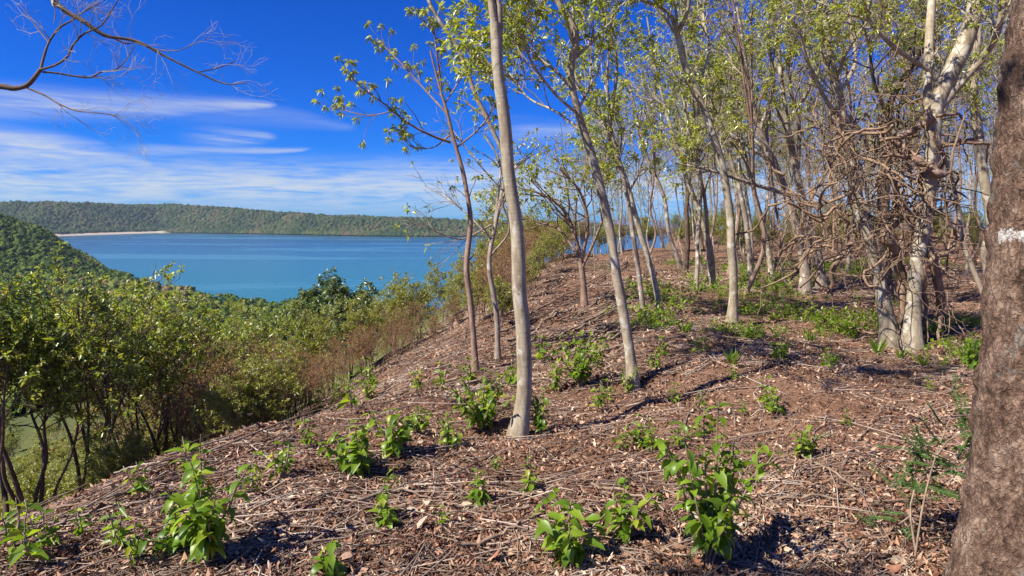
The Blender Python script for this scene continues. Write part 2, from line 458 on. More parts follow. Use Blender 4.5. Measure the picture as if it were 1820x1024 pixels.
# ---------------------------------------------------------------- far forest: crowns that read as one mass
def far_mat(name, stops):
    m, t = mat(name); g = t.new('ShaderNodeNewGeometry'); tc = t.new('ShaderNodeTexCoord')
    patch = t.noise(tc.outputs['Object'], 0.0045, 5, 0.65)
    f = t.m('ADD', t.m('MULTIPLY', g.outputs['Random Per Island'], 0.5), t.m('MULTIPLY', t.sm(patch, 0.36, 0.64), 0.5))
    c = t.ramp(f, stops)
    finish(t, c, 0.95, None, 0.05); return m


M['far_canopy'] = far_mat('far_canopy', [(0.1, (0.02, 0.038, 0.016)), (0.45, (0.036, 0.058, 0.02)), (0.7, (0.06, 0.078, 0.024)), (0.88, (0.10, 0.075, 0.05))])
M['hill_canopy'] = far_mat('hill_canopy', [(0.1, (0.035, 0.06, 0.018)), (0.4, (0.075, 0.115, 0.026)), (0.68, (0.14, 0.165, 0.038)), (0.9, (0.20, 0.14, 0.085))])
_d = []
for i, k in ((0, 5), (1, 7), (2, 4)):
    for j in range(k): _d.append((R_(8 + i * 34), 2 * np.pi * (j + 0.5 * i) / k))
DOME = np.array([(math.cos(e) * math.cos(a), math.cos(e) * math.sin(a), math.sin(e)) for e, a in _d] + [(0, 0, 1)])


def dome_faces():
    a, b, c, top = np.arange(0, 5), np.arange(5, 12), np.arange(12, 16), 16
    f = []
    def zipr(l, h):
        n, m = len(l), len(h); i = j = 0
        while i < n or j < m:
            if j >= m or (i < n and (i + 1) / n <= (j + 1) / m): f.append((l[i % n], l[(i + 1) % n], h[j % m])); i += 1
            else: f.append((l[i % n], h[(j + 1) % m], h[j % m])); j += 1
    zipr(a, b); zipr(b, c)
    for j in range(4): f.append((c[j], c[(j + 1) % 4], top))
    return np.array(f)


DF = dome_faces()


def domes(mb, x, y, z, r, hgt):
    m = len(x)
    v = DOME[None] * (1 + rng.normal(0, 0.17, (m, len(DOME), 1)))
    a = rng.uniform(0, 6.28, m); ca, sa = np.cos(a)[:, None], np.sin(a)[:, None]
    vx = (v[..., 0] * ca - v[..., 1] * sa) * r[:, None] + x[:, None]; vy = (v[..., 0] * sa + v[..., 1] * ca) * r[:, None] + y[:, None]
    vz = v[..., 2] * hgt[:, None] + z[:, None]
    f = (DF[None] + (np.arange(m) * len(DOME))[:, None, None]).reshape(-1, 3)
    mb.add(np.stack([vx, vy, vz], -1).reshape(-1, 3), tris=f)


def make_far_forest():
    n = 34000
    t = rng.uniform(0.38, 1, n); s = 26 + 900 * rng.random(n) ** 1.35
    s = np.where((t > 0.55) & (rng.random(n) < 0.2), rng.uniform(4, 30, n), s)
    x, y, z = headland_at(t, s); r = 4 + 10 * rng.random(n) ** 2.2; s = np.where((t < 0.545) & (s < 66), s + 60, s); x, y, z = headland_at(t, s)
    mb = MB(); domes(mb, x, y, z - 1, r, r * rng.uniform(0.7, 1.3, n))
    o = mb.build('far_forest', M['far_canopy'])
    tag(o, 'hazy forest canopy covering the headland across the bay', 'forest', kind='stuff')


make_far_forest()


def make_hill_forest():
    """woods on the camera's own shore, 120 m and farther, with leaf-clump faces over each crown"""
    xs, ys = [], []
    while len(xs) < 7000:
        y = 90 * math.exp(rng.random() * 3.0); u = rng.uniform(-120, 1000)
        x = (u - CX) / F * y
        d = float(shore_dist(np.array(x), np.array(y)))
        if d > 3 and y < 1800: xs.append(x); ys.append(y)
    while len(xs) < 9800:                              # the hill that closes the bay on its near side
        y = rng.uniform(600, 1350); x = (rng.uniform(-80, 230) - CX) / F * y
        if float(shore_dist(np.array(x), np.array(y))) > 3: xs.append(x); ys.append(y)
    x, y = np.array(xs), np.array(ys); z = H(x, y, False)
    r = rng.uniform(2.6, 5.5, len(x)) * np.interp(y, [90, 400, 1500], [0.75, 1.0, 1.3])
    hgt = r * rng.uniform(0.8, 1.3, len(x))
    env = np.array([np.interp((xx / yy) * F + CX, ENV_U, ENV_V) for xx, yy in zip(x, y)])
    top = CY + F * np.tan(np.arctan((EYE - (z + hgt * 1.6)) / y) - PITCH)
    k = top > env; x, y, z, r, hgt = x[k], y[k], z[k], r[k], hgt[k]
    mb = MB(); domes(mb, x, y, z + hgt * 0.3, r, hgt)
    m = len(x); per = 46
    d = nrm(rng.normal(0, 1, (m, per, 3))); d[..., 2] = np.abs(d[..., 2])
    c = np.stack([x, y, z + hgt * 0.3], -1)[:, None] + d * np.stack([r, r, hgt], -1)[:, None] * rng.uniform(0.9, 1.12, (m, per, 1))
    sz = (r[:, None] * rng.uniform(0.2, 0.42, (m, per))).ravel()
    mb.leaves(c.reshape(-1, 3), (d + rng.normal(0, 0.8, d.shape)).reshape(-1, 3), sz, sz * 0.8, 0.2)
    o = mb.build('hillside_forest', M['hill_canopy'])
    tag(o, 'mixed green woodland rolling down the slope to the bay', 'forest', kind='stuff')


# picture height above which the slope's plants may not rise (keeps the real sight line over the bay)
ENV_U = np.array([-400, 0, 60, 110, 150, 185, 300, 430, 480, 540, 600, 660, 720, 800, 860, 920, 1000, 3000])
ENV_V = np.array([320, 366, 386, 415, 444, 474, 500, 524, 530, 522, 505, 496, 490, 468, 440, 415, 330, 0])
make_hill_forest()

# ---------------------------------------------------------------- growing trees
def resample(P, n):
    P = np.asarray(P, float); s = np.concatenate([[0], np.cumsum(np.linalg.norm(np.diff(P, axis=0), axis=1))])
    # Catmull-Rom through the points
    t = np.linspace(0, s[-1], n); out = np.empty((n, P.shape[1]))
    E = np.vstack([2 * P[0] - P[1], P, 2 * P[-1] - P[-2]])
    for k, tt in enumerate(t):
        i = min(max(np.searchsorted(s, tt) - 1, 0), len(P) - 2); f = (tt - s[i]) / max(s[i + 1] - s[i], 1e-9)
        a, b, c, d = E[i], E[i + 1], E[i + 2], E[i + 3]
        out[k] = 0.5 * (2 * b + (c - a) * f + (2 * a - 5 * b + 4 * c - d) * f * f + (3 * b - a - 3 * c + d) * f ** 3)
    return out


def grow(P, Rr, k, t0, ang, length, rr, n, wob=0.25, up=0.3, t1=1.0):
    m, n0, _ = P.shape
    t = (t0 + (t1 - t0) * rng.random((m, k))) * (n0 - 1); i = np.clip(t.astype(int), 0, n0 - 2); f = (t - i)
    mi = np.arange(m)[:, None]
    st = P[mi, i] * (1 - f)[..., None] + P[mi, i + 1] * f[..., None]
    rad = Rr[mi, i] * (1 - f) + Rr[mi, i + 1] * f
    T = nrm(P[mi, i + 1] - P[mi, i]).reshape(-1, 3); st = st.reshape(-1, 3); rad = rad.ravel()
    N = len(st)
    perp = rng.normal(0, 1, (N, 3)); perp -= (perp * T).sum(1, keepdims=True) * T; perp = nrm(perp)
    a = np.radians(rng.uniform(ang[0], ang[1], N))[:, None]
    D = nrm(T * np.cos(a) + perp * np.sin(a) + np.array([0, 0, up]))
    L = rng.uniform(length[0], length[1], N) * (1.15 - 0.5 * (t.ravel() / (n0 - 1)))
    C = np.empty((N, n, 3)); C[:, 0] = st; d = D.copy()
    for j in range(1, n):
        d = nrm(d + rng.normal(0, wob, (N, 3)) + np.array([0, 0, up * 0.25])); C[:, j] = C[:, j - 1] + d * (L / (n - 1))[:, None]
    r0 = np.minimum(rad * rr, L * 0.035)
    return C, r0[:, None] * np.linspace(1, 0.3, n)[None]


def clusters(mb, P, k, c, L, W, t0=0.25, droop=0.3, spread=1.0, tilt=0.6):
    """k leaf clusters per twig, c leaves each"""
    m, n, _ = P.shape
    t = (t0 + (1 - t0) * rng.random((m, k))) * (n - 1); t[:, 0] = n - 1.001
    i = np.clip(t.astype(int), 0, n - 2); f = (t - i)[..., None]; mi = np.arange(m)[:, None]
    p = P[mi, i] * (1 - f) + P[mi, i + 1] * f; T = nrm(P[mi, i + 1] - P[mi, i])
    p = np.repeat(p.reshape(-1, 3), c, 0); T = np.repeat(T.reshape(-1, 3), c, 0)
    d = nrm(T * 0.6 + rng.normal(0, spread, p.shape))
    l = rng.uniform(L[0], L[1], len(p))
    mb.leaves(p + d * 0.15 * l[:, None], d, l, l * W, droop, 0.22, tilt)


def build_tree(name, label, cat, stems, spec, base=None, group=None, trunk_name='trunk', flare=True):
    """stems: list of (points, radii); first stem starts at the base"""
    if base is None: base = stems[0][0][0]
    root = thing(name, label, cat, base, group)
    base = np.asarray(base, float)
    wood = MB(); crown = MB(); twg = MB(); lv1 = []
    for P, r in stems:
        n = max(8, len(P) * 5); Q = resample(np.column_stack([P, r]), n); X = Q[:, :3] - base; rr = np.maximum(Q[:, 3], 0.002)
        if flare and np.linalg.norm(X[0]) < 0.05:
            h = np.linalg.norm(X - X[0], axis=1); rr = rr * (1 + 0.75 * np.exp(-h / (rr[0] * 2.4)))
            X[0, 2] -= 0.12
        X = X + fbm(np.column_stack([X * 2.5, ]) + 3.3 * len(lv1), 2)[:, None] * rr[:, None] * 0.35
        # rings with slightly uneven girth
        m = spec.get('sides', 9); mb0 = MB(); mb0.tubes(X[None], rr[None], m)
        v = mb0.v[0]; ax = np.repeat(X, m, 0); v = ax + (v - ax) * (1 + 0.13 * fbm(v * np.array([9, 9, 4.0]) + 7, 3))[:, None]
        wood.add(v, mb0.q[0]); lv1.append((X, rr))
    cur = None
    for li, (k, t0, ang, length, r_, n, wob, up) in enumerate(spec['levels']):
        if li == 0:
            prts = [grow(X[None], rr[None], k if np.isscalar(k) else k[min(j, len(k) - 1)], t0, ang, length, r_, n, wob, up) for j, (X, rr) in enumerate(lv1) if (k if np.isscalar(k) else k[min(j, len(k) - 1)]) > 0]
            if not prts: break
            cur = (np.concatenate([a for a, b in prts]), np.concatenate([b for a, b in prts]))
        else:
            cur = grow(cur[0], cur[1], k, t0, ang, length, r_, n, wob, up)
        (twg if spec.get('twig') else wood).tubes(cur[0], np.maximum(cur[1], spec.get('rmin', 0.0022)), 5 if li == 0 else 3)
    wood.build(trunk_name, M[spec['bark']], root)
    if twg.n: twg.build('twigs', M[spec['twig']], root)['kind'] = 'stuff'
    lf = spec.get('leaf')
    if lf and cur is not None:
        keep = rng.random(len(cur[0])) < lf.get('keep', 1.0)
        if keep.any():
            clusters(crown, cur[0][keep], lf['k'], lf['c'], lf['L'], lf['W'], lf.get('t0', 0.25), lf.get('droop', 0.3), lf.get('spread', 1.0), lf.get('tilt', 0.6))
            crown.build('crown', M[lf['mat']], root)
    return root


WS = 0.68


def pstem(pts, Y=None, lean=0.0, extend=0.0, base_hit=True):
    """picture-measured stem: [(u, v, width px)] -> world points and radii at its own distance"""
    u, v, w = pts[0]
    if Y is None: b = hit(u, v); Y = b[1]
    out = []; rad = []
    for i, (u, v, w) in enumerate(pts):
        yy = Y + lean * i / max(1, len(pts) - 1)
        p = at(u, v, yy)
        if i == 0 and base_hit: p[2] = float(H(p[0], p[1]))
        out.append(p); rad.append(WS * 0.5 * w / F * np.linalg.norm(p - np.array([0, 0, EYE])))
    if extend:
        d = nrm(out[-1] - out[-2]); out.append(out[-1] + d * extend * 0.5 + np.array([0, 0, 0.1])); rad.append(rad[-1] * 0.75)
        out.append(out[-1] + d * extend * 0.5 + np.array([0.05, 0, 0.2])); rad.append(rad[-1] * 0.5)
    return np.array(out), np.array(rad)


TWIGS = [(5, 0.15, (25, 55), (0.3, 0.7), 0.55, 5, 0.22, 0.1), (3, 0.2, (25, 55), (0.15, 0.35), 0.6, 4, 0.25, 0.05)]
SPRING = dict(k=3, c=6, L=(0.04, 0.08), W=0.36, mat='leaf_spring', droop=0.25)
FOREST = dict(k=3, c=5, L=(0.035, 0.075), W=0.38, mat='leaf_forest', droop=0.2, keep=0.75)


def S(k, t0, length, bark='pale_bark', leaf=None, ang=(25, 60), up=0.25, twigs=TWIGS, sides=9):
    return dict(levels=[(k, t0, ang, length, 0.55, 7, 0.16, up)] + twigs, bark=bark, leaf=leaf, sides=sides)


# --- the slim pale tree standing in the middle of the litter
a = pstem([(922, 782, 40), (931, 700, 38), (929, 600, 37), (923, 480, 35), (908, 330, 32), (894, 200, 30), (884, 90, 27), (880, 40, 24)], extend=0)
Y1 = a[0][0][1]
f1 = pstem([(884, 92, 20), (874, 20, 18), (866, -60, 15), (840, -300, 10), (830, -560, 6)], Y=Y1, base_hit=False)
f2 = pstem([(886, 92, 20), (888, 20, 17), (884, -60, 14), (930, -300, 10), (960, -600, 5)], Y=Y1 + 0.02, base_hit=False)
build_tree('tree', 'slim straight pale-barked tree with a bright flared foot standing alone in leaf litter', 'tree',
           [a, f1, f2], S([0, 8, 8], 0.45, (0.5, 1.2), leaf=SPRING, sides=14))

# --- thin reddish tree with star-shaped leaf tufts
b = pstem([(847, 662, 20), (838, 560, 18), (830, 470, 17), (836, 390, 15), (826, 320, 13), (810, 260, 11), (795, 200, 9), (780, 150, 7), (765, 90, 5)])
b = (b[0], b[1] * 0.85); YB = b[0][0][1]
lm = [pstem(p, Y=YB + dy, lean=le, base_hit=False) for p, dy, le in (
    ([(801, 253, 7), (765, 240, 6), (720, 215, 5), (690, 190, 4), (655, 165, 3), (625, 140, 2)], 0, -0.5),
    ([(700, 197, 3), (660, 205, 2.5), (625, 200, 2), (597, 190, 1.5)], 0.0, 0.2),
    ([(795, 203, 5), (760, 165, 4), (720, 120, 3), (690, 90, 2), (675, 72, 1.5)], 0, 0.4),
    ([(785, 160, 5), (778, 110, 4), (770, 60, 3), (745, 30, 2)], 0, -0.3),
    ([(800, 240, 4), (770, 262, 3), (735, 262, 2.5), (715, 245, 1.5)], 0, -0.3),
    ([(812, 262, 5), (850, 230, 4), (880, 190, 3), (905, 150, 2)], 0, 0.5),
    ([(790, 185, 4), (825, 130, 3), (845, 90, 2), (850, 60, 1.5)], 0, 0.4))]
sp = dict(levels=[([6, 22, 14, 20, 20, 13, 14, 14], 0.2, (20, 60), (0.12, 0.40), 0.6, 5, 0.15, 0.2)], bark='red_bark', sides=9,
          leaf=dict(k=2, c=10, L=(0.035, 0.06), W=0.27, mat='leaf_spring', droop=0.55, spread=1.6, t0=0.9))
build_tree('tree', 'thin reddish tree with star-shaped tufts of young leaves beside the slim pale tree', 'tree', [b] + lm, sp)

# --- forked thin tree just behind, its dark limb sweeping up past the pale trunk
c = pstem([(886, 642, 15), (882, 560, 14), (870, 470, 12), (880, 400, 11), (893, 345, 10), (899, 290, 10), (872, 222, 11), (846, 170, 11), (815, 88, 10), (770, 20, 9), (740, -60, 7), (690, -200, 4)])
YC = c[0][0][1]
l2 = [pstem(p, Y=YC, lean=le, base_hit=False) for p, le in (
    ([(874, 440, 8), (884, 360, 7), (888, 290, 5), (860, 240, 3)], 0.3),
    ([(872, 455, 6), (905, 410, 5), (893, 360, 5), (902, 330, 3)], -0.3),
    ([(873, 400, 5), (820, 425, 4), (770, 410, 3), (725, 390, 2)], -0.4),
    ([(868, 420, 4), (830, 380, 4), (790, 350, 3), (755, 330, 2)], 0.4),
    ([(893, 340, 4), (850, 290, 3.5), (815, 245, 3), (800, 225, 2)], 0.3))]
sp = dict(levels=[([6, 6, 6, 9, 9, 8], 0.25, (20, 55), (0.25, 0.6), 0.55, 5, 0.15, 0.1), (4, 0.2, (20, 50), (0.12, 0.3), 0.6, 4, 0.2, 0.0)], bark='grey_bark', sides=8,
          leaf=dict(k=1, c=5, L=(0.04, 0.08), W=0.4, mat='leaf_spring', keep=0.22))
build_tree('tree', 'thin forked tree, nearly bare, its dark limb sweeping up behind the slim pale tree', 'tree', [c] + l2, sp)

# --- the forest edge: trees measured one by one
TREES = [
 ('mottled pale tree with an S-bend near its top beside the leafy bush', 'pale_bark',
  [[(1128, 692, 27), (1120, 630, 26), (1104, 540, 25), (1090, 440, 24), (1074, 360, 23), (1052, 275, 22), (1028, 200, 19), (1014, 130, 18), (1023, 62, 18), (1000, 15, 16), (975, -40, 14), (930, -200, 9), (900, -420, 5)],
   [(1030, 205, 8), (985, 165, 7), (945, 110, 6), (925, 60, 4)], [(1040, 240, 7), (990, 200, 6), (940, 175, 5), (905, 130, 3)]], [10, 8, 8], SPRING),
 ('slender pale tree forking twice, rising close behind the S-bend tree', 'pale_bark',
  [[(1176, 556, 15), (1160, 490, 14), (1135, 400, 14), (1112, 320, 13), (1085, 250, 12), (1065, 205, 9), (1035, 160, 7), (1010, 100, 5)],
   [(1080, 240, 9), (1092, 170, 8), (1096, 100, 7), (1075, 40, 5), (1060, -60, 3)], [(1075, 225, 6), (1050, 150, 5), (1050, 90, 4), (1030, 40, 2)]], [7, 8, 6], SPRING),
 ('pale tree with a thin kinked stem standing between the S-bend tree and its slender neighbour', 'grey_bark',
  [[(1145, 562, 13), (1134, 480, 12), (1120, 380, 12), (1105, 300, 10), (1085, 220, 8), (1080, 120, 6), (1095, 20, 4)]], [12], SPRING),
 ('reddish multi-stemmed tree with flat layered twigs on the cleared slope', 'red_bark',
  [[(1040, 545, 16), (1034, 480, 15), (1022, 420, 12), (1000, 370, 9), (960, 345, 6), (925, 335, 3)], [(1032, 470, 10), (1045, 400, 8), (1030, 340, 6), (995, 300, 4)],
   [(1030, 460, 9), (995, 410, 6), (955, 395, 4), (925, 390, 3)], [(1033, 480, 9), (1060, 420, 7), (1075, 370, 5), (1060, 320, 3)]], [8, 9, 9, 7], FOREST),
 ('tall pale tree, smooth and curving, that forks high above green undergrowth', 'pale_bark',
  [[(1302, 572, 21), (1303, 500, 20), (1300, 430, 20), (1292, 340, 19), (1272, 255, 18), (1242, 175, 17), (1215, 110, 16), (1203, 60, 14), (1185, 20, 9), (1120, -10, 7), (1060, -60, 4)],
   [(1203, 62, 11), (1222, 20, 9), (1230, -40, 7), (1260, -160, 4)], [(1236, 165, 7), (1260, 90, 6), (1250, 20, 5), (1270, -60, 3)]], [7, 9, 10], SPRING),
 ('twin-stemmed pale tree behind the tall curving tree', 'pale_bark',
  [[(1268, 512, 13), (1262, 440, 13), (1240, 370, 12), (1215, 300, 10), (1190, 220, 8), (1165, 120, 6), (1150, 30, 4)], [(1262, 490, 11), (1258, 420, 10), (1250, 340, 9), (1225, 240, 7), (1210, 140, 5)]], [9, 9], FOREST),
 ('thin pale tree with a leafy climber round its foot, next to the tall curving tree', 'grey_bark',
  [[(1335, 505, 13), (1330, 430, 12), (1318, 350, 11), (1290, 260, 10), (1265, 180, 8), (1255, 80, 5)]], [12], FOREST),
 ('thin straight leaning tree on the far side of the leafy climber tree', 'pale_bark',
  [[(1373, 500, 13), (1362, 430, 12), (1343, 350, 11), (1325, 280, 9), (1310, 200, 7), (1300, 90, 5)]], [11], FOREST),
 ('dark slightly bowed tree seen against pale sea light', 'dark_bark',
  [[(1218, 482, 12), (1222, 430, 12), (1220, 370, 11), (1228, 300, 9), (1238, 220, 7), (1240, 120, 4)]], [11], FOREST),
 ('pale leaning tree crossing the thin forest at the top of the slope', 'grey_bark',
  [[(1212, 478, 11), (1190, 420, 11), (1180, 350, 9), (1150, 280, 8), (1130, 200, 6), (1110, 110, 4)]], [11], FOREST),
 ('grey tree, many-limbed, sweeping up out of a clump of stems', 'grey_bark',
  [[(1432, 522, 22), (1428, 460, 21), (1412, 390, 19), (1385, 310, 17), (1350, 235, 14), (1330, 150, 11), (1318, 60, 8), (1300, -40, 5)],
   [(1398, 345, 11), (1330, 325, 9), (1270, 305, 7), (1200, 290, 4)], [(1375, 290, 10), (1330, 260, 8), (1290, 230, 6), (1260, 170, 4)],
   [(1350, 235, 9), (1375, 150, 8), (1365, 60, 6), (1380, -30, 4)]], [7, 8, 8, 8], FOREST),
 ('grey tree with a dark arched limb in the clump of stems', 'grey_bark',
  [[(1462, 515, 20), (1452, 450, 19), (1430, 370, 18), (1412, 290, 16), (1395, 200, 13), (1385, 110, 10), (1375, 20, 7), (1360, -80, 4)],
   [(1418, 300, 10), (1420, 220, 9), (1400, 130, 7), (1425, 40, 5)], [(1400, 215, 8), (1440, 150, 7), (1430, 60, 5), (1450, -20, 3)]], [8, 9, 9], FOREST),
 ('vine-wrapped pale tree leaning, with a knee-like bend and smooth grey foot', 'pale_bark',
  [[(1586, 612, 33), (1575, 560, 29), (1562, 500, 27), (1548, 440, 26), (1530, 380, 28), (1516, 320, 25), (1508, 250, 24), (1492, 180, 20), (1478, 110, 15), (1465, 20, 10), (1455, -80, 6)],
   [(1500, 215, 12), (1470, 180, 9), (1440, 120, 7), (1420, 50, 4)], [(1490, 170, 10), (1520, 110, 8), (1510, 30, 6), (1525, -60, 4)]], [6, 9, 9], FOREST),
 ('stout pale tree wrapped in dry vines, leaning out over the forest floor', 'pale_bark',
  [[(1622, 622, 34), (1622, 560, 30), (1626, 500, 28), (1636, 430, 30), (1650, 340, 31), (1658, 260, 30), (1664, 190, 32), (1690, 130, 34), (1715, 75, 32), (1732, 20, 28), (1745, -60, 22), (1770, -260, 13), (1800, -500, 6)],
   [(1668, 195, 16), (1715, 140, 15), (1752, 95, 14), (1775, 50, 12), (1785, -30, 8)], [(1652, 230, 20), (1648, 150, 18), (1652, 60, 17), (1656, -30, 14), (1640, -200, 8)],
   [(1650, 125, 9), (1590, 85, 9), (1545, 35, 8), (1535, 0, 7), (1520, -60, 4)], [(1545, 35, 6), (1480, 20, 5), (1425, 22, 3)]], [4, 7, 8, 9, 7], FOREST),
 ('dark crooked tree hidden behind the dry vine tangle', 'dark_bark',
  [[(1580, 540, 20), (1572, 420, 20), (1575, 300, 19), (1578, 200, 15), (1600, 150, 11), (1640, 90, 7), (1680, 30, 4)], [(1577, 205, 10), (1555, 150, 8), (1545, 90, 5), (1530, 20, 3)]], [12, 10], FOREST),
 ('pale mossy tree with peeling bark behind the stout vine-wrapped tree', 'pale_bark',
  [[(1790, 560, 20), (1775, 460, 20), (1755, 350, 19), (1740, 250, 18), (1730, 150, 16), (1740, 50, 13), (1750, -60, 8)]], [14], FOREST),
]
for label, bark, stems, ks, leaf in TREES:
    st = [pstem(stems[0], extend=0)]
    Y = st[0][0][0][1]
    for j, s_ in enumerate(stems[1:]): st.append(pstem(s_, Y=Y, lean=(0.5 if j % 2 else -0.5), base_hit=False))
    far = max(1.0, Y / 9.0)
    sp = S(ks, 0.42, (0.5 * far, 1.3 * far), bark=bark, leaf=dict(leaf, L=(leaf['L'][0] * min(far, 1.5), leaf['L'][1] * min(far, 1.5))),
           twigs=[(4, 0.15, (25, 55), (0.3 * far, 0.65 * far), 0.6, 5, 0.22, 0.1), (3, 0.2, (25, 55), (0.15 * far, 0.35 * far), 0.65, 4, 0.25, 0.05)])
    sp['rmin'] = 0.0026 * min(far, 2)
    build_tree('tree', label, 'tree', st, sp)

# --- broken stump among the trees
sp = dict(levels=[], bark='grey_bark', sides=9)
build_tree('tree_stump', 'broken grey standing stump, bare, between the vine tangle and the rough trunk', 'stump', [pstem([(1752, 545, 13), (1756, 500, 15), (1750, 450, 13), (1752, 428, 9)])], sp)

# --- big rough trunk at the side with white paint marks
def rough_trunk():
    y0 = 2.15; bx = (1946 - CX) / F * y0
    bz = float(H(bx, y0)); root = thing('tree', 'massive rough-barked tree trunk with white paint daubs beside fern-like twigs', 'tree', (bx, y0, bz))
    n, m = 330, 110
    z = np.concatenate([np.linspace(-0.15, 3.0, 270), np.linspace(3.06, 8.5, 60)]); th = np.arange(m) * 2 * np.pi / m
    Z, T = np.meshgrid(z, th, indexing='ij')
    rad = 0.235 + 0.15 * np.exp(-np.maximum(Z + 0.1, 0) / 0.34) + 0.02 * np.exp(-Z / 1.2) - 0.018 * np.maximum(Z - 1, 0)
    lob = 0.03 * np.sin(3 * T + 1.0) + 0.018 * np.sin(5 * T + Z * 0.8) + 0.07 * np.exp(-np.maximum(Z, 0) / 0.35) * np.sin(4 * T + 2.2)
    cx, cyy = 0.004 * Z + 0.012 * np.sin(Z * 2), 0.02 * Z
    p = np.stack([np.cos(T) * 0.3, np.sin(T) * 0.3, Z], -1)
    b1 = fbm(p * np.array([17, 17, 11.0]), 3); b2 = fbm(p * np.array([42, 42, 24.0]) + 4, 3)
    rr = rad + lob + 0.034 * np.abs(b1) + 0.014 * b2 + 0.014 * fbm(p * np.array([5, 5, 2.0]) + 9, 2)
    X = np.stack([cx + rr * np.cos(T), cyy + rr * np.sin(T), Z], -1).reshape(-1, 3)
    idx = np.arange(len(z) * m).reshape(len(z), m); nx = np.roll(idx, -1, 1)
    mb = MB(); mb.add(X, np.stack([idx[:-1], nx[:-1], nx[1:], idx[1:]], -1).reshape(-1, 4))
    mt, t = mat('rough_bark'); tc = t.new('ShaderNodeTexCoord'); ob = tc.outputs['Object']
    a_ = t.noise(t.mapping(ob, (16, 16, 9)), 1, 7, 0.7); b_ = t.noise(t.mapping(ob, (75, 75, 45)), 1, 6, 0.75); l_ = t.noise(t.mapping(ob, (5, 5, 4)), 1, 5, 0.65)
    f = t.m('ADD', t.m('MULTIPLY', a_, 0.55), t.m('MULTIPLY', b_, 0.45))
    c_ = t.ramp(f, [(0.40, (0.06, 0.034, 0.022)), (0.5, (0.20, 0.122, 0.083)), (0.60, (0.37, 0.265, 0.195))])
    vo = t.new('ShaderNodeTexVoronoi', feature='DISTANCE_TO_EDGE'); vo.inputs['Scale'].default_value = 1.0
    wv = t.new('ShaderNodeVectorMath', operation='ADD'); t.l.new(t.mapping(ob, (40, 40, 14)), wv.inputs[0])
    nn = t.new('ShaderNodeTexNoise'); nn.inputs['Scale'].default_value = 30; nn.inputs['Detail'].default_value = 6; t.l.new(ob, nn.inputs['Vector']); nv = t.new('ShaderNodeVectorMath', operation='SCALE'); nv.inputs['Scale'].default_value = 2.2; t.l.new(nn.outputs['Color'], nv.inputs[0]); t.l.new(nv.outputs[0], wv.inputs[1]); t.l.new(wv.outputs[0], vo.inputs['Vector'])
    crack = t.sm(vo.outputs['Distance'], 0.0, 0.22)
    c_ = t.mix(t.sm(l_, 0.58, 0.64), c_, (0.22, 0.19, 0.16)); c_ = t.mix(t.m('MULTIPLY_ADD', crack, 0.42, 0.58), (0.035, 0.022, 0.016), c_)
    f = t.m('MULTIPLY_ADD', crack, 0.14, f)
    # white paint, daubed on the bark by hand
    xyz = t.new('ShaderNodeSeparateXYZ'); t.l.new(ob, xyz.inputs[0]); ang = t.m('ARCTAN2', t.m('MULTIPLY', xyz.outputs[1], -1.0), t.m('MULTIPLY', xyz.outputs[0], -1.0))
    edge = t.m('MULTIPLY', t.m('SUBTRACT', t.noise(ob, 34, 7, 0.8), 0.5), 0.16)
    band = t.m('SUBTRACT', 0.019, t.m('ADD', t.m('ABSOLUTE', t.m('SUBTRACT', xyz.outputs[2], PAINT[0])), edge))
    inb = t.m('MULTIPLY', t.sm(band, 0.0, 0.008), t.m('LESS_THAN', t.m('ABSOLUTE', t.m('SUBTRACT', t.m('ADD', ang, edge), PAINT[2])), 0.55))
    d2 = t.m('POWER', t.m('MULTIPLY', t.m('SUBTRACT', ang, PAINT[2] - 0.1), 0.25), 2.0)
    blot = t.m('SUBTRACT', 0.026, t.m('ADD', t.m('SQRT', t.m('ADD', d2, t.m('POWER', t.m('SUBTRACT', xyz.outputs[2], PAINT[1]), 2.0))), edge))
    pw = t.m('MAXIMUM', inb, t.sm(blot, 0.0, 0.01), clamp=True)
    c_ = t.mix(t.m('MULTIPLY', pw, t.m('MULTIPLY_ADD', t.sm(b_, 0.4, 0.6), 0.4, 0.5)), c_, (0.72, 0.70, 0.66))
    finish(t, c_, 0.85, t.bump(f, 1.0, 0.03), 0.25)
    mb.build('trunk', mt, root)
    top = np.array([0.25, 0.17, 8.4]); stems = []
    wood, crown = MB(), MB()
    P = np.array([[[0.25, 0.17, 7.6 + j * 0.3] for j in range(4)]]); Rr = np.full((1, 4), 0.11)
    P1, R1 = grow(P, Rr, 7, 0.1, (25, 60), (1.5, 3.0), 0.6, 7, 0.15, 0.2); P2, R2 = grow(P1, R1, 5, 0.2, (25, 55), (0.6, 1.3), 0.6, 5, 0.2, 0.1); P3, R3 = grow(P2, R2, 4, 0.2, (25, 55), (0.3, 0.6), 0.6, 4, 0.2, 0.1)
    for q_, r_ in ((P1, R1), (P2, R2), (P3, R3)): wood.tubes(q_, np.maximum(r_, 0.003), 5)
    clusters(crown, P3, 3, 6, (0.06, 0.12), 0.4)
    wood.build('limb', M['red_bark'], root); crown.build('crown', M['leaf_forest'], root)


_pz = [at(1800, v_, 2.0)[2] for v_ in (413, 532)]
PAINT = (_pz[0], _pz[1], 0.05)
rough_trunk()

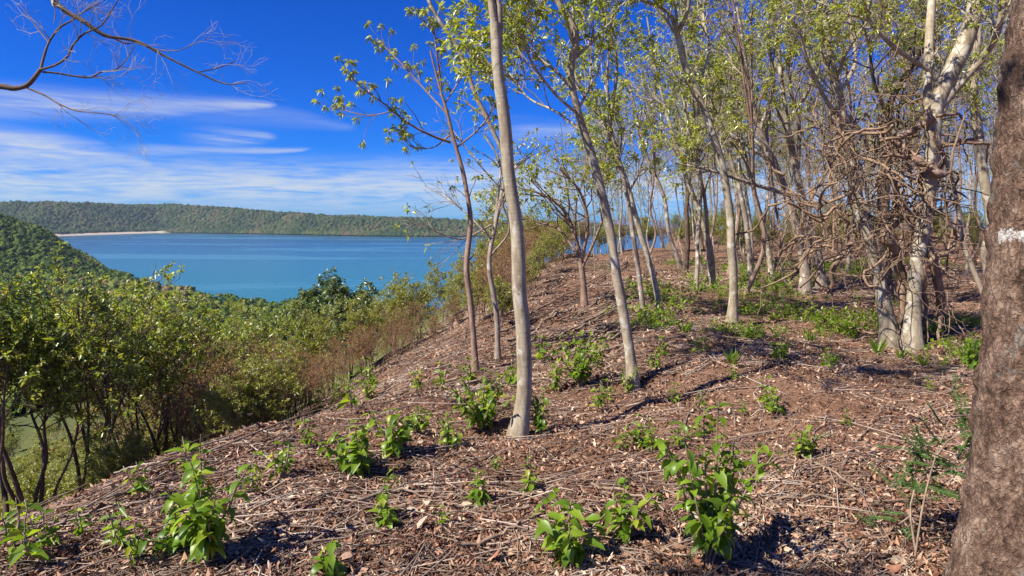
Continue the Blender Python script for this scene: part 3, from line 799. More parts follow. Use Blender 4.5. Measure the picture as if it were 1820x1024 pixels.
# --- bare overhanging branch of a tree that stands outside the view
def overhang():
    Y = 4.6
    bx, by = -6.6, 4.9; bz = float(H(bx, by))
    tr = (np.array([(bx, by, bz), (bx + 0.1, by, bz + 1.6), (bx + 0.35, by - 0.1, bz + 3.4), (bx + 0.9, by - 0.2, 3.0), (-5.2, Y, 2.75)]), np.array([0.13, 0.115, 0.10, 0.085, 0.06]))
    st = [tr] + [pstem(p, Y=Y + dy, lean=le, base_hit=False) for p, dy, le in (
        ([(-250, 120, 20), (-120, 140, 14), (0, 153, 11), (25, 157, 10), (48, 152, 9), (60, 140, 8), (72, 124, 7)], 0.0, 0.0),
        ([(-120, -330, 20), (0, -120, 15), (95, 0, 11), (150, 38, 9), (185, 62, 8), (215, 68, 6), (245, 74, 6), (290, 98, 5), (350, 128, 4), (400, 149, 3), (440, 147, 1.5)], -0.3, 0.2),
        ([(72, 124, 5), (78, 100, 5), (87, 75, 4), (105, 50, 4), (130, 35, 3), (150, 20, 2.5), (180, 5, 2)], 0.0, 0.4),
        ([(72, 124, 5), (100, 115, 4.5), (120, 100, 4), (130, 80, 4), (150, 60, 3.5), (180, 45, 3), (200, 15, 2.5), (210, 0, 2)], 0.0, -0.4),
        ([(75, 128, 4), (100, 130, 4), (130, 135, 3.5), (160, 138, 3), (180, 128, 3), (205, 124, 2.5), (225, 105, 2), (240, 80, 1.5)], 0.0, 0.3),
        ([(50, 157, 4), (80, 170, 3.5), (105, 185, 3), (135, 197, 2.5), (165, 200, 2), (200, 205, 2), (230, 220, 1.5), (250, 245, 1)], 0.0, -0.3),
        ([(87, 76, 3), (70, 55, 2.5), (58, 40, 2), (40, 15, 1.5), (30, 5, 1)], 0.0, 0.2),
        ([(240, 76, 3), (280, 88, 2.5), (315, 90, 2), (345, 78, 1.5), (375, 65, 1)], -0.2, -0.3),
        ([(355, 128, 2.5), (390, 120, 2), (420, 108, 1.5)], -0.1, 0.3),
        ([(205, 70, 3), (225, 78, 2.5), (245, 72, 2)], -0.2, 0.1))]
    sp = dict(levels=[([0, 0, 6, 6, 7, 9, 8, 4, 5, 3, 2], 0.25, (25, 60), (0.15, 0.42), 0.6, 6, 0.2, 0.05), (4, 0.15, (20, 55), (0.08, 0.22), 0.7, 5, 0.25, 0.03), (2, 0.2, (20, 55), (0.05, 0.12), 0.7, 4, 0.25, 0.0)],
              bark='dark_bark', twig='pale_twig', sides=8, rmin=0.0008)
    build_tree('tree', 'bare tree reaching its dark leafless branches and pale twigs into open sky', 'tree', st, sp)


overhang()

# --- repeats of the thin forest behind
def proto_forest(kind):
    h = rng.uniform(6.0, 8.5); lean = rng.uniform(-0.22, 0.03)
    n = 7; zz = np.linspace(0, h, n); wob = np.cumsum(rng.normal(0, 0.12, (n, 2)), 0)
    P = np.column_stack([lean * zz + wob[:, 0], wob[:, 1], zz]); P[0, :2] = 0
    r = np.linspace(rng.uniform(0.028, 0.055), 0.011, n)
    st = [(P, r)]
    for j in range(int(rng.integers(1, 3))):
        i = int(rng.integers(2, 4)); d = np.array([rng.uniform(-0.6, 0.35), rng.uniform(-0.4, 0.4), 1.0])
        st.append((np.array([P[i] + d * s_ + np.array([0, 0, 0.05 * s_ * s_]) for s_ in np.linspace(0, h * 0.5, 4)]), np.linspace(r[i] * 0.65, 0.012, 4)))
    sp = dict(levels=[(9, 0.4, (25, 60), (0.8, 1.9), 0.55, 6, 0.18, 0.25), (4, 0.2, (25, 55), (0.5, 1.0), 0.6, 5, 0.22, 0.1), (2, 0.3, (25, 55), (0.25, 0.5), 0.65, 4, 0.25, 0.05)],
              bark=['pale_bark', 'grey_bark', 'grey_bark', 'red_bark'][kind % 4], sides=7, rmin=0.005,
              leaf=dict(k=3, c=4, L=(0.045, 0.085), W=0.42, mat='leaf_forest', keep=[0.75, 0.5, 0.95, 0.65][kind % 4]))
    return build_tree('forest_tree', ['slender pale forest tree with sparse young leaves', 'grey half-bare forest tree with thin crooked limbs', 'grey forest tree with an airy light green crown', 'brown-barked forest tree with a thin leafy crown'][kind % 4],
                      'tree', st, sp, base=(0, 0, 0), group='thin trees of the dry forest')


protos = [proto_forest(k) for k in range(8)]
placed = [0] * 8
taken = []
k = 0
tries = 0
while k < 176 and tries < 12000:
    tries += 1
    y = rng.uniform(11.5, 44) if k < 112 else rng.uniform(40, 75); u = rng.uniform(940 if k < 112 else 1230, 1900); x = (u - CX) / F * y
    if u < 1180 and y < 19: continue
    if float(edge_q(np.array(x), np.array(y))) > 6 or (x - np.interp(y, EDGE_Y, EDGE_X)) < 1.2: continue
    if any((x - a_) ** 2 + (y - b_) ** 2 < (0.45 + 0.015 * y) ** 2 for a_, b_ in taken): continue
    taken.append((x, y)); kk = k % 8
    s_ = rng.uniform(0.75, 1.15) * np.interp(u, [940, 1100, 1250], [0.55, 0.8, 1.0]); z = float(H(x, y)) - 0.05
    rz = rng.normal(0, 0.5)
    if placed[kk] == 0:
        o = protos[kk]; o.location = (x, y, z); o.rotation_euler = (0, 0, rz); o.scale = (s_,) * 3
    else: copy_thing(protos[kk], (x, y, z), rz, s_)
    placed[kk] += 1; k += 1

P = np.array([(-1.9, -1.5, 0), (-1.85, -1.4, 1.5), (-1.6, -1.0, 3.2), (-1.2, -0.3, 4.6), (-0.9, 0.2, 5.8)]); P[0, 2] = float(H(-1.9, -1.5))
build_tree('tree', 'thin leafy tree behind the viewpoint, dappling the rough trunk with shade', 'tree', [(P, np.array([0.06, 0.055, 0.05, 0.04, 0.02]))],
           S(14, 0.6, (0.7, 1.4), bark='grey_bark', leaf=dict(FOREST, L=(0.07, 0.13), keep=0.8)))

P = np.array([(-4.6, -1.3, 0), (-4.5, -1.2, 1.5), (-4.2, -0.9, 3.0), (-3.7, -0.4, 4.4), (-3.3, 0.0, 5.6)]); P[0, 2] = float(H(-4.6, -1.3))  # out-of-view tree, added so its sparse crown dapples the foreground litter
build_tree('tree', 'unseen sparse leaning tree added behind the viewpoint to throw broken shade on the litter', 'tree', [(P, np.array([0.05, 0.045, 0.04, 0.03, 0.015]))],
           S(11, 0.55, (0.8, 1.5), bark='grey_bark', leaf=dict(FOREST, L=(0.07, 0.13), keep=0.45)))

# ---------------------------------------------------------------- shrubs on the slope's edge
def proto_shrub(kind):
    name, label, grp, h, nst, bark, lf, lev = {
        'dense': ('shrub', 'multi-stemmed green shrub tree with dark crooked stems at the slope edge', 'green shrub trees along the slope edge', 3.0, 5, 'dark_bark',
                  dict(k=3, c=5, L=(0.035, 0.07), W=0.42, mat='leaf_shrub', droop=0.15, keep=0.62, tilt=0.35), [(9, 0.66, (25, 72), (0.55, 1.0), 0.55, 6, 0.2, 0.2), (5, 0.2, (25, 60), (0.25, 0.55), 0.6, 5, 0.22, 0.15), (3, 0.3, (25, 60), (0.12, 0.25), 0.7, 4, 0.2, 0.15)]),
        'dry': ('dry_shrub', 'dry reddish-brown twiggy shrub on the slope', 'dry brown shrubs on the slope', 2.4, 7, 'brush',
                dict(k=1, c=4, L=(0.04, 0.08), W=0.45, mat='leaf_brown', keep=0.55), [(6, 0.3, (20, 50), (0.5, 0.9), 0.55, 6, 0.2, 0.2), (5, 0.2, (25, 55), (0.25, 0.5), 0.6, 5, 0.25, 0.1), (2, 0.3, (25, 55), (0.12, 0.25), 0.7, 4, 0.25, 0.05)]),
        'glossy': ('round_tree', 'dense round dark green tree below the slope edge', 'dense dark green trees', 3.6, 4, 'dark_bark',
                   dict(k=4, c=5, L=(0.10, 0.17), W=0.45, mat='leaf_dark', droop=0.3), [(9, 0.35, (30, 75), (0.8, 1.5), 0.55, 6, 0.18, 0.15), (5, 0.2, (30, 65), (0.4, 0.8), 0.6, 5, 0.2, 0.1), (3, 0.3, (30, 60), (0.2, 0.4), 0.7, 4, 0.2, 0.1)]),
        'feather': ('bush', 'feathery yellow-green bush with thin upright stems', 'feathery yellow-green bushes on the slope', 2.6, 8, 'twig',
                    dict(k=3, c=5, L=(0.05, 0.10), W=0.3, mat='leaf_olive', droop=0.2), [(7, 0.3, (15, 45), (0.5, 0.9), 0.55, 6, 0.2, 0.2), (4, 0.2, (20, 50), (0.25, 0.5), 0.6, 5, 0.22, 0.1), (2, 0.3, (20, 50), (0.12, 0.25), 0.7, 4, 0.2, 0.05)]),
    }[kind]
    st = []
    for j in range(nst):
        a_ = rng.uniform(0, 6.28); sp_ = rng.uniform(0.1, 0.4); n = 6
        zz = np.linspace(0, h * rng.uniform(0.6, 0.88), n); w_ = np.cumsum(rng.normal(0, 0.05, (n, 2)), 0)
        P = np.column_stack([np.cos(a_) * sp_ * zz + w_[:, 0], np.sin(a_) * sp_ * zz + w_[:, 1], zz]); P[0] = (0.10 * math.cos(a_) * (j > 0), 0.10 * math.sin(a_) * (j > 0), -0.05 * (j > 0))
        r0 = rng.uniform(0.016, 0.034) * (1.0 if kind in ('dense', 'glossy') else 0.5)
        st.append((P, np.linspace(r0, 0.009, n)))
    sp = dict(levels=lev, bark=bark, sides=7, rmin=0.0024, leaf=lf)
    o = build_tree(name, label, 'tree' if kind == 'glossy' else 'shrub', st, sp, base=(0, 0, 0), group=grp)
    top = 0
    for ch in o.children:
        co = np.empty(len(ch.data.vertices) * 3); ch.data.vertices.foreach_get('co', co); top = max(top, np.percentile(co[2::3], 99.5))
    return [o, top, False]


SH = {k_: [proto_shrub(k_) for _ in range(n_)] for k_, n_ in (('dense', 3), ('dry', 3), ('glossy', 2), ('feather', 3))}


def put(kind, x, y, s_=None, ztop=None, rz=None, label=None):
    pr = SH[kind][int(rng.integers(len(SH[kind])))]
    z = float(H(x, y)) - 0.03
    if s_ is None: s_ = max(0.35, (ztop - z) / pr[1])
    rz = rng.uniform(0, 6.28) if rz is None else rz
    if not pr[2]:
        pr[2] = True; o = pr[0]; o.location = (x, y, z); o.rotation_euler = (0, 0, rz); o.scale = (s_,) * 3
    else: o = copy_thing(pr[0], (x, y, z), rz, s_)
    if label: o['label'] = label; o['group'] = label
    return o


KIND_WORDS = {'dense': 'green shrub tree with crooked dark stems', 'dry': 'dry reddish-brown twiggy shrub', 'glossy': 'dense round dark green tree', 'feather': 'feathery yellow-green bush'}


def where(u, Y, hand):
    if not hand: return 'farther down the slope' if Y < 30 else 'far down the slope above the bay'
    return 'just behind the brush pile of long sticks' if u < 340 else 'on the slope edge beyond the brush pile' if u < 620 else 'on the slope edge before the bay' if u < 800 else 'bordering the cleared slope'


for kind, u, vt, Y in [('dense', 20, 462, 5.6), ('dense', 120, 468, 6.2), ('dense', 205, 505, 6.8), ('dense', 285, 520, 7.0), ('dense', -60, 455, 5.2), 
                       ('dense', 330, 545, 8.5), ('dense', 470, 548, 10.0), ('dense', 540, 530, 11.5), ('dense', 250, 515, 11.0),
                       ('dry', 395, 590, 7.2), ('dry', 440, 600, 8.2), ('dry', 510, 600, 8.4), ('dry', 575, 605, 9.4), ('dry', 350, 600, 8.4), ('dry', 640, 590, 9.8), ('dry', 690, 570, 10.5), ('dry', 730, 540, 11.5),
                       ('dry', 770, 560, 10.5), ('dry', 800, 530, 13.0), ('dry', 840, 500, 15.0), ('dry', 880, 470, 17.5), ('dry', 915, 450, 19.5), ('dry', 950, 430, 22.5), ('dry', 985, 410, 25.5),
                       ('glossy', 618, 490, 14.5), ('glossy', 585, 512, 14.0),
                       ('dry', 330, 640, 6.4), ('dry', 380, 630, 6.6), ('dry', 425, 640, 6.9), ('dry', 470, 625, 7.3), ('dry', 520, 630, 7.6), ('dry', 560, 625, 8.2), ('dry', 610, 610, 8.6), ('dry', 655, 615, 8.8), ('dry', 705, 600, 9.4), ('dry', 250, 610, 7.4), 
                       ('feather', 870, 400, 25.0), ('dry', 894, 391, 25.6), ('feather', 918, 382, 26.1), ('feather', 942, 373, 26.6), ('dry', 966, 400, 27.2), ('feather', 990, 391, 27.8), ('feather', 1014, 382, 28.3), ('dry', 1038, 373, 28.9), ('feather', 1062, 400, 29.4), ('feather', 1086, 391, 29.9), ('dry', 1110, 382, 30.5), ('feather', 1134, 373, 31.1), ('feather', 1158, 400, 31.6), ('dry', 1182, 391, 32.1), 
                       ('feather', 700, 492, 13.5), ('feather', 745, 486, 15), ('feather', 660, 520, 12.5), ('feather', 790, 470, 17), ('feather', 830, 448, 19.5), ('feather', 870, 430, 22), ('feather', 905, 415, 24),
                       ('feather', 940, 395, 27), ('feather', 980, 380, 29), ('feather', 560, 560, 11), ('feather', 500, 570, 11.5), ('feather', 430, 560, 12.5), ('feather', 600, 550, 16), ('feather', 380, 550, 14), ('feather', 860, 470, 15.5), ('feather', 815, 500, 13.8)]:
    p = at(u, vt, Y); put(kind, p[0], Y, ztop=p[2], label=KIND_WORDS[kind] + ' ' + where(u, Y, True))
n_ = 0
while n_ < 115:                                     # green understorey between the forest stems
    y = rng.uniform(19, 62); u = rng.uniform(1130, 1860); x = (u - CX) / F * y
    if float(edge_q(np.array(x), np.array(y))) > 5 or (u < 1300 and y < 27): continue
    kd = ['feather', 'dense', 'feather', 'dry'][n_ % 4]
    put(kd, x, y, ztop=float(H(x, y)) + rng.uniform(0.9, 2.2) * np.interp(y, [19, 60], [0.8, 1.5]), label=KIND_WORDS[kd] + ' between the stems of the dry forest'); n_ += 1
n_ = 0
while n_ < 150:                                     # low green growth on the slope under the shrub trees
    y = rng.uniform(4.5, 26) if n_ < 75 else rng.uniform(12, 60); u = rng.uniform(-160, 520 if n_ < 75 else 260); x = (u - CX) / F * y
    if not 1.3 < float(edge_q(np.array(x), np.array(y))) < (14 if n_ < 75 else 60): continue
    put('feather', x, y, ztop=float(H(x, y)) + rng.uniform(0.95, 1.5) * np.interp(y, [5, 25, 60], [0.75, 1.3, 2.2]), label='low feathery bush under the shrub trees on the slope'); n_ += 1
for i in range(20):                                # scrub that spills over the edge of the cleared slope
    y = 9.5 * (2.9 ** (i / 19)); x = np.interp(y, EDGE_Y, EDGE_X) + rng.uniform(-0.5, 0.35)
    kd = 'dry' if i % 3 else 'feather'
    put(kd, x, y, ztop=float(H(x, y)) + rng.uniform(0.9, 1.7) * np.interp(y, [9, 27], [0.85, 1.3]), label=KIND_WORDS[kd] + ' spilling over the edge of the cleared slope')
n_ = 0
while n_ < 130:                                    # the slope below, down to where the woodland takes over
    y = 7 * math.exp(rng.random() * 2.6); u = rng.uniform(-150, 900); x = (u - CX) / F * y
    q = float(edge_q(np.array(x), np.array(y)))
    if q < 3.2: continue
    z = float(H(x, y)); h = rng.uniform(1.0, 2.2) * np.interp(y, [7, 18, 30, 90], [0.5, 0.8, 1.3, 2.1])
    vt = CY + F * math.tan(math.atan((EYE - z - h) / y) - PITCH)
    if vt < np.interp(u, ENV_U, ENV_V) + 22: continue
    kd = ['feather', 'feather', 'feather', 'dry', 'feather', 'dense'][n_ % 6] if n_ % 19 or y < 25 else 'glossy'
    put(kd, x, y, ztop=z + h, label=KIND_WORDS[kd] + ' ' + where(u, y, False)); n_ += 1

def drop(o):
    for ch in list(o.children): bpy.data.objects.remove(ch)
    bpy.data.objects.remove(o)


for prs in SH.values():                            # a pattern that no place asked for
    for pr in prs:
        if not pr[2]: drop(pr[0])

# ---------------------------------------------------------------- leafy plants on the ground
def leaf_mesh(name, curl, wide, mt):
    n = 7; t = np.linspace(0, 1, n); w = wide * np.sin(np.pi * t ** 0.72) ** 0.85 * (1 - 0.25 * t); w[0] = 0.015; w[-1] = 0.004
    w[1:-1] *= 1 + 0.05 * (-1) ** np.arange(n - 2)
    x = np.sin(t * curl) / curl; z = -(1 - np.cos(t * curl)) / curl
    v = []
    for i in range(n):
        v += [(x[i], w[i], z[i] + 0.35 * w[i]), (x[i], 0, z[i]), (x[i], -w[i], z[i] + 0.35 * w[i])]
    q = []
    for i in range(n - 1):
        for j in (0, 1): q.append((3 * i + j, 3 * i + j + 1, 3 * i + j + 4, 3 * i + j + 3))
    mb = MB(); mb.add(np.array(v), np.array(q)[:, ::-1]); return mb.mesh(name, mt)


LEAF = [leaf_mesh('leaf', c_, w_, M['leaf_plant']) for c_, w_ in ((0.9, 0.26), (1.3, 0.23), (0.6, 0.28), (1.6, 0.25))]


def plant_layout(h, spread, nst, per, Ll):
    stems, lv = [], []
    for j in range(nst):
        a_ = rng.uniform(0, 6.28); ln = spread * (0.25 + 0.75 * rng.random()) * (j > 0); hh = h * (1 if j == 0 else rng.uniform(0.55, 0.95)); n = 7
        t = np.linspace(0, 1, n); P = np.column_stack([np.cos(a_) * ln * t ** 1.4, np.sin(a_) * ln * t ** 1.4, hh * t]); P[:, :2] += np.cumsum(rng.normal(0, 0.008, (n, 2)), 0) * (t[:, None] > 0)
        stems.append(P)
        for i in range(per):
            tt = 0.22 + 0.78 * (i + rng.random() * 0.6) / per; f = min(tt, 0.999) * (n - 1); k_ = int(f); p = P[k_] + (P[k_ + 1] - P[k_]) * (f - k_)
            for side in (0, 1):
                b_ = i * 1.57 + side * math.pi + rng.normal(0, 0.4) + j
                lv.append((p, b_, rng.uniform(-0.55, 0.45), rng.uniform(-0.5, 0.5), Ll * rng.uniform(0.6, 1.15) * (1.1 - 0.35 * tt), j))
    return stems, lv


def near_plant(label, u, vb, vt, spread, nst, per, Ll, Y=None, name='sapling'):
    b_ = hit(u, vb); h = max(0.12, at(u, vt, b_[1])[2] - b_[2]) * 1.08; Ll *= 0.86; per += 2
    root = thing(name, label, 'plant', b_)
    stems, lv = plant_layout(h, spread, nst, per, Ll)
    so = []
    for P in stems:
        mb = MB(); mb.tubes(P[None], np.linspace(0.007, 0.0025, 7)[None], 5); so.append(mb.build('stem', M['twig'], root))
    for p, yaw, pit, roll, L, j in lv[:290]:
        o = link('leaf', LEAF[int(rng.integers(4))], so[j]); o.location = tuple(p); o.rotation_euler = (roll, pit, yaw); o.scale = (L, L, L)
    return root


for a_ in [
    ('tall dark-leaved sapling with backlit heart-shaped leaves near the brush pile', 370, 1000, 790, 0.32, 9, 8, 0.135),
    ('low leafy sapling crowding the foot of the tall dark-leaved sapling', 320, 985, 900, 0.2, 4, 5, 0.12),
    ('lush bright green sapling with a pointed top and long drooping leaves', 1262, 1012, 738, 0.36, 13, 9, 0.125),
    ('broad-leaved light green sapling spreading between the lush sapling and open litter', 1010, 1005, 895, 0.3, 6, 5, 0.13),
    ('leaning light green sapling with loose round leaves beside the lush sapling', 1105, 965, 850, 0.22, 4, 5, 0.12),
    ('wide leafy sapling with drooping leaves over a dark shadow', 640, 850, 752, 0.26, 7, 6, 0.13),
    ('drooping sapling reaching sideways above the wide leafy sapling', 695, 815, 728, 0.24, 5, 5, 0.13),
    ('small dark seedling clump just below the wide leafy sapling', 688, 935, 865, 0.09, 3, 4, 0.10),
    ('thin-stemmed seedling with a flat top of bright leaves', 848, 905, 838, 0.09, 3, 3, 0.10),
    ('small bushy seedling in the litter below the slim pale tree', 938, 880, 815, 0.09, 4, 4, 0.085),
    ('compact round seedling casting a dark shadow on open litter', 1428, 815, 752, 0.16, 6, 4, 0.09),
    ('leafy sapling group hugging the slim pale tree on its shaded side', 962, 775, 690, 0.10, 4, 6, 0.10),
    ('dense green sapling cluster before the thin reddish tree', 858, 765, 660, 0.42, 13, 7, 0.11),
    ('low green seedlings at the edge of the dense sapling cluster', 795, 800, 735, 0.16, 4, 4, 0.09),
    ('tall leafy bush with hanging leaves beside the S-bend tree', 1030, 690, 590, 0.34, 14, 8, 0.11),
    ('bright seedling standing before the tall leafy bush', 985, 700, 645, 0.15, 4, 4, 0.10),
    ('nodding seedling with very large drooping leaves at the path edge', 590, 1030, 960, 0.20, 2, 4, 0.15),
    ('thin upright seedling by the S-bend tree foot', 1118, 700, 650, 0.08, 3, 4, 0.085),
    ('bright little sapling between the wide leafy sapling and the dense sapling cluster', 745, 775, 725, 0.12, 4, 3, 0.10),
    ('pale green seedling leaning over sticks on the slope shoulder', 655, 715, 655, 0.14, 4, 4, 0.10),
    ('leafy seedling pair on open litter past the S-bend tree foot', 1165, 660, 622, 0.12, 4, 3, 0.09),
    ('short leafy sapling halfway between the S-bend tree and the lush sapling', 1150, 800, 762, 0.14, 5, 3, 0.085),
    ('small sapling with upright leaves on the litter above the compact round seedling', 1368, 735, 690, 0.10, 4, 4, 0.085),
    ('low sapling under the tall curving tree', 1330, 605, 572, 0.16, 6, 3, 0.09),
    ('dark green low sapling before the vine-wrapped pale tree', 1510, 602, 568, 0.30, 9, 3, 0.11),
    ('bright leafy sapling beside the rough trunk behind the ferny twigs', 1728, 660, 605, 0.22, 9, 4, 0.11),
]: near_plant(*a_)


def small_plant_proto(i, kind):
    root = thing('seedling', ['small bright green seedling sprouting from the litter', 'low tuft of narrow strap leaves in the litter', 'low spreading patch of green herbs on the forest floor'][kind], 'plant', (0, 0, 0), ['seedlings scattered over the litter', 'strap-leaved tufts', 'herb patches under the trees'][kind])
    mb, st = MB(), MB()
    if kind == 0:
        stems, lv = plant_layout(0.30, 0.10, 3, 4, 0.09); st.tubes(np.array(stems), np.full((len(stems), 7), 0.0035), 4)
        p = np.array([l[0] for l in lv]); y_ = np.array([l[1] for l in lv]); d = np.column_stack([np.cos(y_), np.sin(y_), rng.uniform(-0.3, 0.5, len(lv))])
        mb.leaves(p, d, np.array([l[4] for l in lv]), np.array([l[4] for l in lv]) * 0.48, 0.3)
    elif kind == 1:
        n = 16; a = rng.uniform(0, 6.28, n); d = np.column_stack([np.cos(a) * 0.5, np.sin(a) * 0.5, np.ones(n)]); mb.leaves(rng.normal(0, 0.02, (n, 3)) * [1, 1, 0], d, rng.uniform(0.18, 0.34, n), rng.uniform(0.018, 0.03, n), 0.1)
        st.tubes(np.array([[(0, 0, -0.03), (0, 0, 0.02), (0, 0, 0.05)]]), np.full((1, 3), 0.012), 5)
    else:
        n = 22; b_ = rng.normal(0, 0.26, (n, 3)) * [1, 1, 0]; P = np.stack([b_, b_ + rng.normal(0, 0.03, (n, 3)) + [0, 0, 0.08], b_ + rng.normal(0, 0.05, (n, 3)) + [0, 0, 0.16]], 1); st.tubes(P, np.full((n, 3), 0.002), 3)
        clusters(mb, P, 3, 3, (0.04, 0.085), 0.5, 0.2, 0.1, 1.0, 0.4)
    st.build('stem', M['twig'], root)['kind'] = 'stuff'; mb.build('foliage', M['leaf_plant'], root); return root


SP = [[small_plant_proto(i, k_) for i in range(3)] for k_ in range(3)]
used = set()


def put_small(kind, u, v, s_):
    i = int(rng.integers(3)); p = hit(u, v); o = SP[kind][i]
    if (kind, i) not in used:
        used.add((kind, i)); o.location = tuple(p); o.scale = (s_,) * 3; o.rotation_euler = (0, 0, rng.uniform(0, 6.28))
    else: o = copy_thing(o, p, rng.uniform(0, 6.28), s_)
    if kind == 0: o['label'] = o['group'] = 'small bright green seedling ' + ('in the litter by the brush pile' if u < 520 else 'on the slope shoulder by the thin trees' if u < 1000 and v < 800 else 'on open litter below the forest edge')


for u, v, s_ in [(550, 800, .8), (495, 860, .9), (505, 845, .7), (250, 890, .8), (205, 985, .9), (45, 1005, 1.0), (90, 985, .8), (20, 985, .9), (240, 1010, .7), (150, 960, .6), (600, 720, 1.4), (650, 700, 1.6), (625, 735, 1.2), (560, 740, 1.2),
                 (1135, 790, .8), (1160, 800, .7), (1365, 730, 1.0), (1375, 745, .9), (1345, 610, 1.1), (1250, 630, 1.0), (1245, 730, .6), (1195, 720, .7), (1205, 790, .6), (1110, 800, .7), (1060, 735, .9), (1080, 720, .8), (1060, 660, 1.1),
                 (1385, 650, 1.1), (1320, 740, .5), (1240, 780, .6), (1500, 760, .5), (1680, 660, .8), (1650, 700, .6), (915, 690, 1.3), (965, 650, 1.3), (785, 700, 1.2), (740, 700, 1.0), (830, 690, 1.2), (790, 940, .45), (450, 880, .6), (700, 870, .5), (1300, 680, .6), (1180, 640, .9), (880, 840, .4), (1470, 660, .8)]: put_small(0, u, v, s_)
for u, v, s_ in [(1560, 632, 1.0), (1215, 595, .9), (1640, 655, .7), (1480, 650, .8), (1600, 640, .7), (1300, 650, .8), (1385, 640, .9), (1735, 640, 1.1), (1440, 610, .9), (1720, 650, 1.2)]: put_small(1, u, v, s_)
n_ = 0
while n_ < 60:
    u = rng.uniform(1130, 1780); v = rng.uniform(468, 602)
    if vnoise(np.array([u * 0.012, v * 0.03, 4.0])) < -0.15: continue
    put_small(2, u, v, rng.uniform(0.5, 0.95) * np.interp(v, [470, 600], [1.6, 0.9])); n_ += 1
for u, v in ((1500, 575), (1480, 580), (1525, 570), (1540, 590), (1460, 575), (1730, 640), (1740, 630), (1725, 655)): put_small(2, u, v, 0.9)


for k_ in range(3):
    for i in range(3):
        if (k_, i) not in used: drop(SP[k_][i])


def fern_sapling():
    b_ = hit(1625, 1000); root = thing('fern_sapling', 'dark feathery sapling with fern-like leaves against the rough trunk', 'plant', b_)
    st, mb = MB(), MB()
    paths = [[(1625, 1000), (1640, 900), (1660, 820), (1690, 740), (1715, 700)], [(1628, 985), (1618, 900), (1640, 850), (1690, 830)], [(1650, 850), (1640, 800), (1605, 820)], [(1665, 810), (1690, 780), (1735, 770), (1745, 800)], [(1690, 740), (1730, 740), (1745, 760)], [(1640, 900), (1600, 930), (1560, 950)]]
    for j, pp in enumerate(paths):
        P = resample(np.array([at(u, v, b_[1] + 0.1 * (j % 3) + 0.08 * i) for i, (u, v) in enumerate(pp)]), 9) - b_
        sb = MB(); sb.tubes(P[None], np.linspace(0.006, 0.002, 9)[None], 5); sb.build('stem', M['twig'], root)
        C, r_ = grow(P[None], np.full((1, 9), 0.003), 12, 0.3, (40, 80), (0.12, 0.26), 0.7, 6, 0.1, -0.15); st.tubes(C, np.full(C.shape[:2], 0.0012), 3)
        t = np.linspace(0.15, 1, 13); f = np.clip(t * 5, 0, 4.999); i = f.astype(int); q_ = C[:, i] + (C[:, i + 1] - C[:, i]) * (f - i)[None, :, None]; T = nrm(C[:, i + 1] - C[:, i])
        Sd = nrm(np.cross(T, [0, 0, 1.0]))
        for sg in (-1, 1): mb.leaves(q_.reshape(-1, 3), (Sd * sg + T * 0.5).reshape(-1, 3), 0.036, 0.011, 0.15, 0.1, 0.2)
    st.build('leaf_rib', M['twig'], root)['kind'] = 'stuff'; mb.build('foliage', M['leaf_fern'], root)


fern_sapling()

# ---------------------------------------------------------------- litter: dry leaves, twigs, sticks, logs
def litter_points(n, y0, y1, p, umin=-120, umax=1950, qmax=2.5):
    y = y0 * (y1 / y0) ** (rng.random(n) ** p); u = rng.uniform(umin, umax, n); x = (u - CX) / F * y
    pn = fbm(np.column_stack([x * 0.9, y * 0.9, 0 * x + 31]), 3)
    k_ = (edge_q(x, y) < qmax) & (rng.random(n) < np.clip(0.8 + 0.9 * pn, 0.42, 1)); x, y = x[k_], y[k_]
    return np.column_stack([x, y, H(x, y)])


def litter():
    mb = MB()
    for n, y0, y1, s0, s1 in ((130000, 1.7, 6.5, 0.014, 0.052), (62000, 6, 14, 0.028, 0.07), (26000, 13, 30, 0.06, 0.13)):
        p = litter_points(n, y0, y1, 1.0); m = len(p); p[:, 2] += rng.uniform(0.0, 0.03, m)
        a = rng.uniform(0, 6.28, m); d = np.column_stack([np.cos(a), np.sin(a), rng.normal(0, 0.5, m)])
        L = rng.uniform(s0, s1, m); mb.leaves(p, d, L, L * rng.uniform(0.22, 0.55, m), rng.uniform(-0.35, 0.35, m), rng.uniform(-0.6, 0.7, (m, 1)), 0.7)
    o = mb.build('leaf_litter', M['litter'], smooth=False); tag(o, 'brown fallen leaves carpeting the forest floor', 'leaf litter', kind='stuff')
    tw = MB()
    for n, y0, y1, s0, s1, r in ((9000, 1.7, 7, 0.08, 0.4, 0.0019), (900, 1.9, 9, 0.5, 1.5, 0.0032), (9000, 6, 15, 0.15, 0.7, 0.003), (5000, 13, 30, 0.3, 1.2, 0.0055)):
        p = litter_points(n, y0, y1, 1.0, qmax=3.5); m = len(p)
        a = np.where(rng.random(m) < 0.55, rng.normal(0.5, 0.35, m), rng.uniform(0, 6.28, m)); L = rng.uniform(s0, s1, m)
        d = np.column_stack([np.cos(a), np.sin(a)]); P = np.empty((m, 4, 3))
        for j in range(4):
            q_ = p[:, :2] + d * (L * (j / 3 - 0.5))[:, None] + rng.normal(0, 0.04, (m, 2)) * L[:, None]
            P[:, j, :2] = q_; P[:, j, 2] = H(q_[:, 0], q_[:, 1]) + rng.uniform(0.008, 0.04, m)
        tw.tubes(P, np.full((m, 4), 1.0) * (r * rng.uniform(0.6, 1.7, m))[:, None], 4)
    o = tw.build('twig_litter', M['dead_twig']); tag(o, 'thin dry twigs strewn over the forest floor', 'twigs', kind='stuff')


litter()


